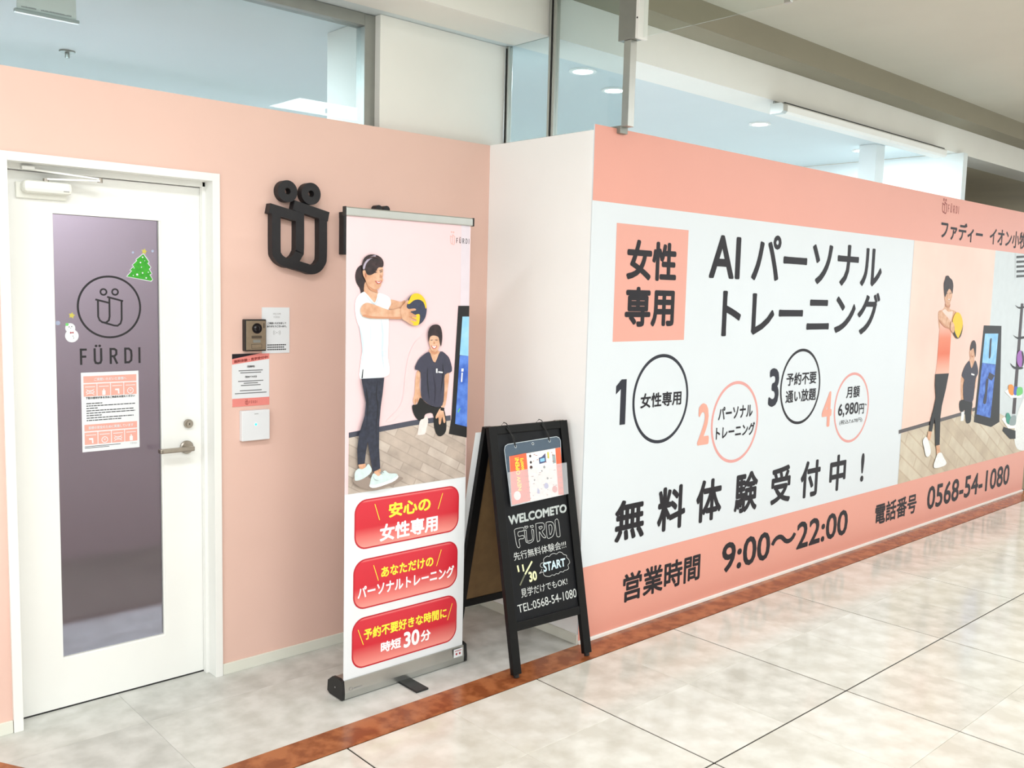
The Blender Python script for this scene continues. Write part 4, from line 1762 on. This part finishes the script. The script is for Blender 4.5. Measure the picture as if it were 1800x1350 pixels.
tl('ご来館いただいた皆様へ', .5, .107, .0115, 'paper', .02, .56); tl('皆様の安全のために実施しています', .5, .717, .0115, 'paper', .02, .78)
for r_i, q0 in enumerate((.145, .755)):
    for i in range(4): pr_rect('paper_pink', .04 + i * .2333, .26 + i * .2333, q0, q0 + .155)
    VF = []
    for i in range(4):
        cx, cz = U(.15 + i * .2333, q0 + .1); k = (i + r_i * 2) % 4
        VF.append(flat(rect(cx - .018, cx + .018, cz + .018, cz + .0205), yp - .0003))
        if k == 0: VF += [ribbon([(cx - .014, cz - .010), (cx + .014, cz + .010)], .002, yp - .0003), ribbon([(cx - .014, cz + .010), (cx + .014, cz - .010)], .002, yp - .0003), ring(cx, cz, .015, .006, .002, yp - .0004, 20)]
        elif k == 1: VF += [flat(rrect(cx - .006, cx + .006, cz - .014, cz + .004, .002, 3), yp - .0003), flat(rect(cx - .002, cx + .002, cz + .004, cz + .010), yp - .0003)]
        elif k == 2: VF += [flat([(cx - .008, cz + .002), (cx - .008, cz + .008), (cx + .007, cz + .008), (cx + .008, cz - .012), (cx + .003, cz - .012), (cx + .002, cz + .001)], yp - .0003)]
        else: VF += [ring(cx, cz - .002, .012, .012, .0025, yp - .0003, 24), ribbon([(cx - .004, cz + .003), (cx, cz - .003), (cx + .004, cz + .003)], .0018, yp - .0003)]
    make('icons', *join(*VF), 'paper', pn)
tl('下記の症状がある方はご来店をお控えください', .5, .335, .0085, 'paper_text', .03, .86)
VF = []
for i, (p1) in enumerate((.36, .93, .28, .9, .93, .34, .9, .68)):
    q = .385 + i * .0305; p = .08
    while p < p1:
        wd_ = random.uniform(.02, .09); (xa, za), (xb, zb) = U(p, q), U(min(p + wd_, p1), q + .011); VF.append(flat(rect(xa, xb, zb, za), yp)); p += wd_ + .008
for i in range(2):
    (xa, za), (xb, zb) = U(.04, .93 + i * .018), U(.66 - .2 * i, .937 + i * .018); VF.append(flat(rect(xa, xb, zb, za), yp))
make('small_print', *join(*VF), 'paper_text', pn)
wordmark(U(.84, .95)[0], U(.95, .95)[0], U(.5, .95)[1], U(.5, .928)[1], yp, 'paper_grey', pn)
# ================================================================== THINGS ON THE DOOR WALL
# raised wall sign: emblem and letters
ws = empty('wall_logo_sign', (2.3, YD, 1.7), 'black raised emblem and FÜRDI letters on the pink wall, partly behind the banner', 'sign')
st = DATA['sign_strokes']; dp = .036; ys_ = YD - .001
make('emblem_bar', *join(ribbon(st[0], .040, ys_ - .0006, dp), ribbon(smooth_line(st[1], 3), .0385, ys_, dp)), 'sign_black', ws)
make('emblem_bar', *join(ribbon(st[2], .040, ys_ - .0009, dp), ribbon(smooth_line(st[3], 3), .0385, ys_ - .0003, dp)), 'sign_black', ws)
for x, z, r in DATA['sign_rings']: make('emblem_ring', *ring(x, z, r, r, r * .70, ys_, 40, dp), 'sign_black', ws)
a = DATA['sign_F']; zb, zt = a[2] + .001, a[3]
wordmark(a[0] + .0, a[0] + .69, zb, zt, ys_, 'sign_black', ws, depth=dp, split=True)
# thank-you card
a = DATA['card']; cdn = empty('reader_notice_card', ((a[0] + a[1]) / 2, YD, a[2]), 'white card with a wireless wave symbol taped beside the intercom', 'notice')
box('card', (a[0], a[1], YD - .003, YD, a[2], a[3]), 'paper', cdn); yc = YD - .0034; cx = (a[0] + a[1]) / 2 + .004; zc = a[3]
def cl(s, q, h, m, w=0, mw=None): line_of_text(s, cx, zc - q, h, yc, m, cdn, w, maxw=mw)
cl('WELCOME', .030, .007, 'paper_grey', 0, .036); wordmark(cx - .0135, cx + .0135, zc - .044, zc - .036, yc, 'paper_grey', cdn)
cl('ご来店いただきまして', .069, .0085, 'paper_text', .03, .088); cl('ありがとうございます。', .082, .0085, 'paper_text', .03, .088)
VF = [disc(cx, zc - .104, .0022, yc)]
for sgn in (-1, 1):
    for r in (.010, .016): VF.append(ribbon([(cx + sgn * r * math.cos(math.radians(q)), zc - .104 + r * .9 * math.sin(math.radians(q))) for q in range(-40, 41, 10)], .0016, yc))
make('wave_symbol', *join(*VF), 'paper_grey', cdn)
make('small_print', *join(*[flat(rect(cx - .043 + k_ * .0086, cx - .0362 + k_ * .0086, zc - .157 - j_ * .0095, zc - .152 - j_ * .0095), yc) for j_ in range(3) for k_ in range(10 - (j_ == 1))]), 'paper_text', cdn)
# pink and white poster
a = DATA['poster']; po = empty('trial_poster', ((a[0] + a[1]) / 2, YD, a[2]), 'small white poster with pink top and bottom bands, between the intercom and the white reader', 'poster')
x0q, x1q, z0q, z1q = a; box('sheet', (x0q, x1q, YD - .0015, YD, z0q, z1q), 'paper', po); yq = YD - .0019; Wq = x1q - x0q; Hq = z1q - z0q
make('printed_band', *flat([(x0q, z1q - .2 * Hq), (x1q, z1q - .11 * Hq), (x1q, z1q), (x0q, z1q)], yq), 'paper_band', po)
make('printed_band', *flat([(x0q, z1q), (x0q, z1q - .095 * Hq), (x0q + .75 * Wq, z1q)], yq - .0003), 'ink', po)
make('printed_band', *flat(rect(x0q, x1q, z0q, z0q + .155 * Hq), yq), 'paper_band', po)
lettering('無料体験・見学受付中!', .03, None, yq - .0006, 'logo_red', po, quad=[(x0q + .05 * Wq, z1q - .115 * Hq), (x1q - .04 * Wq, z1q - .045 * Hq), (x0q + .05 * Wq, z1q - .175 * Hq), (x1q - .04 * Wq, z1q - .1 * Hq)])
cq = (x0q + x1q) / 2
for s, q, h, w, mw in (('《営業時》', .265, .0085, .03, .04), ('《初めての方》', .46, .0085, .03, .062)): line_of_text(s, cq, z1q - q * Hq, h, yq, 'paper_text', po, w, maxw=mw)
VF = []
for q, n in ((.32, 22), (.36, 19), (.52, 23), (.56, 13), (.60, 18), (.70, 20), (.75, 29)):
    for i in range(n): VF.append(flat(rect(cq + (i - n / 2) * .0048, cq + (i - n / 2) * .0048 + .0036, z1q - q * Hq - .002, z1q - q * Hq + .0018), yq))
make('small_print', *join(*VF), 'paper_text', po)
emblem(cq - .026, cq - .013, z0q + .007, z0q + .028, .002, yq - .0003, 'logo_red', po); wordmark(cq - .008, cq + .027, z0q + .011, z0q + .021, yq - .0003, 'logo_red', po)
# intercom
a = DATA['intercom']; ic = empty('intercom', ((a[0] + a[1]) / 2, YD, a[2]), 'black and bronze door intercom with a round camera lens', 'intercom')
box('housing', (a[0], a[1], YD - .026, YD, a[2], a[3]), 'black_plastic', ic, bev=.003)
fp = box('front_plate', (a[0] + .004, a[1] - .004, YD - .029, YD - .0255, a[2] + .005, a[3] - .005), 'intercom_face', ic, bev=.001)
ax = (a[0] + a[1]) / 2; lz = a[3] - .036; make('camera_lens', *join(cyl((ax + .003, YD - .029, lz), (0, -1, 0), .021, .003, 32), cyl((ax + .003, YD - .032, lz), (0, -1, 0), .013, .003, 24, .008)), 'lens', ic)
make('speaker_grille', *boxes([(ax - .020, ax + .024, YD - .0298, YD - .029, a[2] + .052 + i * .0028, a[2] + .0535 + i * .0028) for i in range(4)]), 'black_plastic', ic)
make('call_button', *boxes([(ax - .014, ax + .018, YD - .031, YD - .029, a[2] + .034, a[2] + .046)], .0006), 'aluminium_dull', ic)
make('name_plate', *ribbon([(ax - .02, a[2] + .012), (ax + .024, a[2] + .012), (ax + .024, a[2] + .028), (ax - .02, a[2] + .028)], .0012, YD - .0293, 0, True), 'black_plastic', ic)
box('indicator', (a[1] - .014, a[1] - .011, YD - .0298, YD - .029, a[3] - .035, a[3] - .015), 'black_plastic', ic)
# card reader
a = DATA['reader']; rd = empty('card_reader', ((a[0] + a[1]) / 2, YD, a[2]), 'white square card reader with a glowing cyan light, lowest on the pink wall', 'card reader')
box('housing', (a[0], a[1], YD - .024, YD, a[2], a[3]), 'paper', rd, bev=.0025)
make('status_light', *cyl((DATA['reader_led'][0], YD - .0241, DATA['reader_led'][1]), (0, -1, 0), .0045, .0008, 20), 'led_cyan', rd)
make('maker_mark', *boxes([(ax - .006 + i * .0035, ax - .0035 + i * .0035, YD - .0246, YD - .0241, a[3] - .016, a[3] - .013) for i in range(5)]), 'paper_grey', rd)
# ================================================================== MURAL
mu = empty('wall_mural', (5.6, YM, .018), 'large pink and white printed mural with Japanese lettering along the corridor wall', 'mural')
box('backing_panel', (XR - .0005, 8.488, YM - .001, YM + .004, .017, 2.327), 'mural_white', mu)
y0 = YM - .0014
zb0, zt0 = .345, 2.0025
make('color_band', *flat(rect(XR, 8.488, zt0, 2.327), y0), 'mural_pink', mu); make('color_band', *flat(rect(XR, 8.488, .017, zb0 + .012), y0), 'mural_pink', mu)
make('color_box', *flat(rect(*DATA['mural_box']), y0), 'mural_box', mu)
for mm, b in DATA['mural_rings']: make('printed_ring', *ring((b[0] + b[1]) / 2, (b[2] + b[3]) / 2, (b[1] - b[0]) / 2, (b[3] - b[2]) / 2, .016, y0, 96), mm, mu)
# printed photo
px0, pwx = DATA['photo_x0'], DATA['photo_wx']; F0 = DATA['mural_floor']
make('printed_photo', *flat([(px0, .357), (8.488, .357), (8.488, zt0), (px0, zt0)], y0), 'wht2', mu)
make('printed_wall', *flat([(px0, F0[0][1]), (F0[1][0], F0[1][1]), (pwx, F0[2][1]), (pwx, zt0), (px0, zt0)], y0 - .0003), 'm_wall', mu)
make('printed_floor', *flat([(px0, .357), (8.488, .357), (8.488, F0[4][1])] + [tuple(p) for p in F0[3:0:-1]] + [(px0, F0[0][1])], y0 - .0006), 'm_floor', mu)
pm = DATA['mural_base']; make('printed_skirting', *flat([tuple(p) for p in pm], y0 - .0009), 'm_base', mu)
cl_ = (px0, 8.487, .36, 2.0)
for nm, key in (('printed_vent', 'mural_vent'), ('printed_rack', 'mural_rack'), ('printed_ball', 'mural_whiteball'), ('printed_screen', 'mural_screen'), ('printed_trainer', 'mural_coach'), ('printed_woman', 'mural_woman')):
    figure(nm, DATA[key], y0 - .0012, mu, clip=cl_)
for s, mm, w, b in DATA['mural_text']:
    if s == '1': make('lettering', *flat([(b[0] + u_ * (b[1] - b[0]), b[2] + v_ * (b[3] - b[2])) for u_, v_ in ((1, 0), (1, 1), (.5, 1), (0, .86), (0, .68), (.46, .79), (.46, 0))], y0 - .0006), mm, mu)
    else: lettering(s, w, b, y0 - .0006, mm, mu)
a = DATA['mural_word']; wordmark(a[0], a[1], a[2], a[3] - .006, y0 - .0006, 'logo_red', mu); a = DATA['mural_emblem']; emblem(a[0], a[1], a[2], a[3], .008, y0 - .0006, 'logo_red', mu)
# ================================================================== ROLL-UP BANNER
YB = 2.96
bn = empty('roll_up_banner', (2.15, 3.0, 0), 'tall roll-up banner with a woman holding a ball and three red buttons', 'banner')
bx0, bx1 = 1.853, 2.447
box('banner_sheet', (bx0, bx1, YB, YB + .0015, .075, 1.868), 'paper', bn)
yb = YB - .0004; zp = DATA['ban_photo'][0]
make('printed_photo', *flat(rect(bx0, bx1, zp, 1.868), yb), 'b_pink', bn)
bcl = (bx0 + .0005, bx1 - .0005, zp, 1.866)
for it, nm in zip(DATA['ban_bg'], ('printed_column', 'printed_floor', 'printed_skirting', 'printed_shadow')): figure(nm, [it], yb - .0003 * (1 + DATA['ban_bg'].index(it)), bn, clip=bcl)
for nm, key in (('printed_screen', 'ban_screen'), ('printed_trainer', 'ban_coach'), ('printed_woman', 'ban_woman')): figure(nm, DATA[key], yb - (.0003 if key == 'ban_bg' else .0018), bn, clip=bcl, step=.0003)
for b in DATA['ban_btn']:
    r = (b[3] - b[2]) * .27; make('printed_button', *flat(rrect(b[0], b[1], b[2], b[3], r), yb), 'button_edge', bn)
    make('printed_button', *flat(rrect(b[0] + .006, b[1] - .006, b[2] + .006, b[3] - .006, r * .9), yb - .0003), 'button_red', bn)
for s, mm, w, b in DATA['ban_text']: lettering(s, w, b, yb - .0007, mm, bn)
for p in DATA['ban_slash']: make('printed_slash', *ribbon(p, .0028, yb - .0007), 'yel', bn)
a = DATA['ban_word']; wordmark(a[0], a[1], a[2], a[3], yb - .0005, 'ink', bn); a = DATA['ban_emblem']; emblem(a[0], a[1], a[2] - .004, a[3] + .008, .0018, yb - .0005, 'paper_pink', bn)
tr_ = box('top_rail', (1.846, 2.455, YB - .008, YB + .010, 1.862, 1.894), 'aluminium', bn, bev=.004)
box('end_cap', (1.842, 1.847, YB - .009, YB + .011, 1.861, 1.895), 'black_plastic', tr_, bev=.001); box('end_cap', (2.454, 2.459, YB - .009, YB + .011, 1.861, 1.895), 'black_plastic', tr_, bev=.001)
def base_profile(xa, xb, g=0):
    pr = [(2.952 - g, .004), (2.950 - g, .030), (2.956 - g, .076 + g), (2.975, .082 + g), (3.020, .078 + g), (3.052 + g, .055), (3.056 + g, .012), (3.04, .004)]
    V = [(x, a, b) for x in (xa, xb) for a, b in pr]; n = len(pr); return V, [list(range(n))[::-1], list(range(n, 2 * n))] + [[i, (i + 1) % n, n + (i + 1) % n, n + i] for i in range(n)]
bs = make('base', *base_profile(1.852, 2.452), 'aluminium', bn)
make('end_cap', *base_profile(1.840, 1.853, .002), 'black_plastic', bs); make('end_cap', *base_profile(2.451, 2.466, .002), 'black_plastic', bs)
make('screw', *cyl((1.8402, 3.0, .042), (-1, 0, 0), .003, .0008, 10), 'aluminium', bs)
V, Fc = boxes([(2.108, 2.168, 2.828, 3.03, 0, .008)], .002); make('foot', V, Fc, 'black_plastic', bn)
box('pole', (2.145, 2.157, 3.0, 3.012, .07, 1.88), 'aluminium_dull', bn)
make('maker_mark', *join(ring(1.882, .040, .008, .008, .0016, 2.9495, 24), *[flat(rect(1.896 + i * .0055, 1.900 + i * .0055, .0375, .0415), 2.9495) for i in range(7)]), 'paper_grey', bs)
make('care_label', *flat(rect(2.392, 2.440, .034, .070), 2.9490), 'paper', bs); make('label_print', *join(disc(2.407, .048, .005, 2.9486), disc(2.425, .048, .005, 2.9486), flat(rect(2.398, 2.434, .060, .063), 2.9486)), 'sticker_red', bs)
# ================================================================== A-FRAME CHALKBOARD
lean = math.atan2(.212, 1.025); LG = math.hypot(.212, 1.025)
sg = empty('chalkboard_sign', (2.497, 2.680, .004), 'black A-frame chalkboard with chalk writing standing on the brown strip', 'sign board', rot=(-lean, 0, math.radians(-3.5)))
WB = .445
def lb(name, b, m, parent=None, bev=.0015): return box(name, b, m, parent or sg, bev=bev, local=True)
lb('front_stile', (0, .043, 0, .022, .012, LG), 'black_paint'); lb('front_stile', (WB - .043, WB, 0, .022, .012, LG), 'black_paint')
lb('front_rail', (.043, WB - .043, .001, .021, LG - .034, LG - .001), 'black_paint'); lb('front_rail', (.043, WB - .043, .001, .021, .186, .222), 'black_paint')
bd = lb('chalkboard_panel', (.040, WB - .040, .009, .016, .20, LG - .02), 'chalkboard', bev=0)
yk = .0086
for s, mm, w, q in DATA['chalk_text']: lettering(s, w, None, yk, mm, sg, local=True, quad=q, name='chalk_writing')
g_ = {}
for mm, w, p in DATA['chalk_strokes']: g_.setdefault(mm, []).append(ribbon(smooth_line(p, 3), w, yk - .0001 * len(g_)))
for mm, VF in g_.items(): make('chalk_drawing', *join(*VF), mm, sg, local=True)
# rear frame in sign space: hinge at the top, spread backwards
ra = 2 * lean; cs_, sn_ = math.cos(ra), math.sin(ra); hy, hzz = .024, LG
def rear(b, m, name, bev=.0015, parent=None):
    L = [b] if not isinstance(b[0], (tuple, list)) else b
    V, Fc = boxes(L, bev); V2 = []
    for v in V:
        dy, dz = v.y - hy, v.z - hzz; V2.append((v.x, hy + dy * cs_ - dz * sn_, hzz + dy * sn_ + dz * cs_))
    return make(name, V2, Fc, m, parent or sg, local=True)
rear((0, .043, hy, hy + .022, .016, LG - .004), 'black_paint', 'rear_stile'); rear((WB - .043, WB, hy, hy + .022, .016, LG - .004), 'black_paint', 'rear_stile')
rear((.043, WB - .043, hy + .001, hy + .021, LG - .04, LG - .006), 'black_paint', 'rear_rail'); rear((.043, WB - .043, hy + .001, hy + .021, .186, .222), 'black_paint', 'rear_rail')
rear((.040, WB - .040, hy + .006, hy + .012, .20, LG - .02), 'tan_board', 'rear_panel', 0)
for x in (.0215, WB - .0215):
    make('foot', *cyl((x, .011, 0), (0, 0, 1), .012, .0125, 14), 'black_plastic', sg, local=True)
    V, Fc = cyl((x, hy + .011, .004), (0, 0, 1), .012, .0125, 14); make('foot', [(v.x, hy + (v.y - hy) * cs_ - (v.z - hzz) * sn_, hzz + (v.y - hy) * sn_ + (v.z - hzz) * cs_) for v in V], Fc, 'black_plastic', sg, local=True)
for x in (.02, WB - .07): lb('hinge', (x, x + .05, .002, .044, LG, LG + .0025), 'steel', bev=.0005)
make('chain', *tube([(WB - .01, .022, .62), (WB + .012, .05, .60), (WB + .016, .10, .60), (WB - .01, .30 * .62 + .03, .66)], .002, 6), 'black_plastic', sg, local=True)
# sheet taped to the back of the rear panel
mw = Matrix.Translation(sg.location) @ sg.rotation_euler.to_matrix().to_4x4()
rs_ = bpy.data.objects.new('paper_sheet', None)
V, Fc = boxes([(-.028, WB - .06, hy + .0235, hy + .0245, .45, LG - .03)]); VV = []
for v in V:
    dy, dz = v.y - hy, v.z - hzz; VV.append(mw @ Vector((v.x, hy + dy * cs_ - dz * sn_, hzz + dy * sn_ + dz * cs_)))
tag(make('paper_sheet', VV, Fc, 'paper', origin=(2.6, 3.0, .7)), 'blank white sheet on the back of the chalkboard, its edge showing beside the banner', 'sheet')
# plastic document case hanging from the board
ce = DATA['case']
dcse = empty('document_case', sg.location, 'clear plastic document case hanging by black cords on the chalkboard', 'document case', rot=tuple(sg.rotation_euler))
def slab(p, y, t, m, name, parent):
    V, Fc = flat(p, y); n = len(V); V2 = V + [(a, y + t, c) for a, b, c in V]; A = sum(p[i - 1][0] * p[i][1] - p[i][0] * p[i - 1][1] for i in range(n)); sd = [[i, i + n, (i + 1) % n + n, (i + 1) % n] if A > 0 else [(i + 1) % n, (i + 1) % n + n, i + n, i] for i in range(n)]
    return make(name, V2, Fc + [[q + n for q in f][::-1] for f in Fc] + sd, m, parent, local=True)
slab(ce['board'], -.002, .0012, 'clear_board', 'backing_board', dcse)
slab(ce['pocket'], -.0068, .0006, 'milky_film', 'pocket', dcse)
make('board_rim', *ribbon(ce['board'], .0022, -.0024, 0, True), 'wht2', dcse, local=True)
make('eyelet', *join(*[ring(x, z, .0062, .0062, .0018, -.0026, 20) for x, z in ce['holes']]), 'wht2', dcse, local=True)
make('hole', *join(*[disc(x, z, .0042, -.0026, 16) for x, z in ce['holes']]), 'black_plastic', dcse, local=True)
for (hx1, hz1), (tx1, tz1) in zip((ce['holes'][0], ce['holes'][2]), ce['top']):
    make('cord', *tube([(hx1, -.003, hz1), ((hx1 + tx1) / 2, -.006, (hz1 + LG) / 2), (tx1 + .004, -.006, LG - .01), (tx1, .0, LG + .008), (tx1 - .002, .015, LG + .014), (tx1 - .006, .03, LG + .002), (tx1 - .004, -.004, LG - .012), (hx1 - .006, -.006, (hz1 + LG) / 2 - .01), (hx1, -.003, hz1)], .0021, 6), 'black_plastic', dcse, local=True)
fy = empty('opening_flyer', sg.location, 'orange and white flyer turned sideways in the clear case, NEW OPEN in yellow', 'flyer', rot=tuple(sg.rotation_euler))
slab(ce['flyer'], -.0040, .0004, 'flyer_white', 'sheet', fy)
y1 = -.0044
make('printed_band', *flat(ce['flred'], y1), 'flyer_red', fy, local=True); make('printed_band', *flat(ce['flred2'], y1), 'flyer_red', fy, local=True)
def fq(m, p, name='printed_block', yy=None): make(name, *flat(p, yy or y1 - .0003), m, fy, local=True)
def side(s, m, xa, xb, za, zb): lettering(s, .02, None, y1 - .0003, m, fy, local=True, quad=[(xa, za), (xa, zb), (xb, za), (xb, zb)])
side('NEW OPEN!', 'yel', .118, .140, .765, .905); side('500円', 'yel', .148, .165, .85, .90)
make('printed_disc', *disc(.112, .745, .019, y1 - .0003, 24), 'flyer_white', fy, local=True); make('printed_disc', *disc(.325, .748, .015, y1 - .0003, 24), 'paper_band', fy, local=True)
fq('flyer_navy', [(.252, .866), (.292, .870), (.292, .910), (.268, .895), (.252, .893)]); fq('scr_l', [(.258, .874), (.284, .876), (.284, .890), (.258, .888)], yy=y1 - .0005)
VF = [disc(x, z, r, y1 - .0004, 12) for x, z, r in ((.205, .905, .006), (.205, .878, .006), (.204, .856, .008), (.215, .80, .004), (.278, .85, .006), (.29, .80, .005), (.262, .835, .004))]
make('printed_dots', *join(*VF), 'hair', fy, local=True)
fq('flyer_lilac', [(.222, .742), (.236, .738), (.238, .752), (.228, .765)]); make('printed_disc', *disc(.278, .768, .013, y1 - .0004, 18), 'flyer_lilac', fy, local=True)
fq('gry', [(.33, .86), (.348, .862), (.348, .90), (.33, .898)]); fq('star_yellow', [(.303, .885), (.312, .886), (.312, .914), (.303, .913)])
rr = random.Random(5)
VF = []
for x in (.172, .183, .358, .368):
    for i in range(6): VF.append(disc(x, .725 + i * .024, .0024, y1 - .0005, 8))
for i in range(26):
    x, z = rr.uniform(.195, .335), rr.uniform(.725, .92); VF.append(flat(rect(x, x + rr.uniform(.004, .014), z, z + .0022), y1 - .0005))
make('small_print', *join(*VF), 'logo_red', fy, local=True)

for o in list(COL.objects):
    n = o.name.split('.')[0]
    if o.parent is not None and n in ('small_print', 'icons', 'bauble_dots', 'face', 'maker_mark', 'printed_dots', 'speaker_grille', 'label_print', 'eyelet', 'hole', 'blue_dots', 'joint_filler', 'wave_symbol'): o['kind'] = 'stuff'
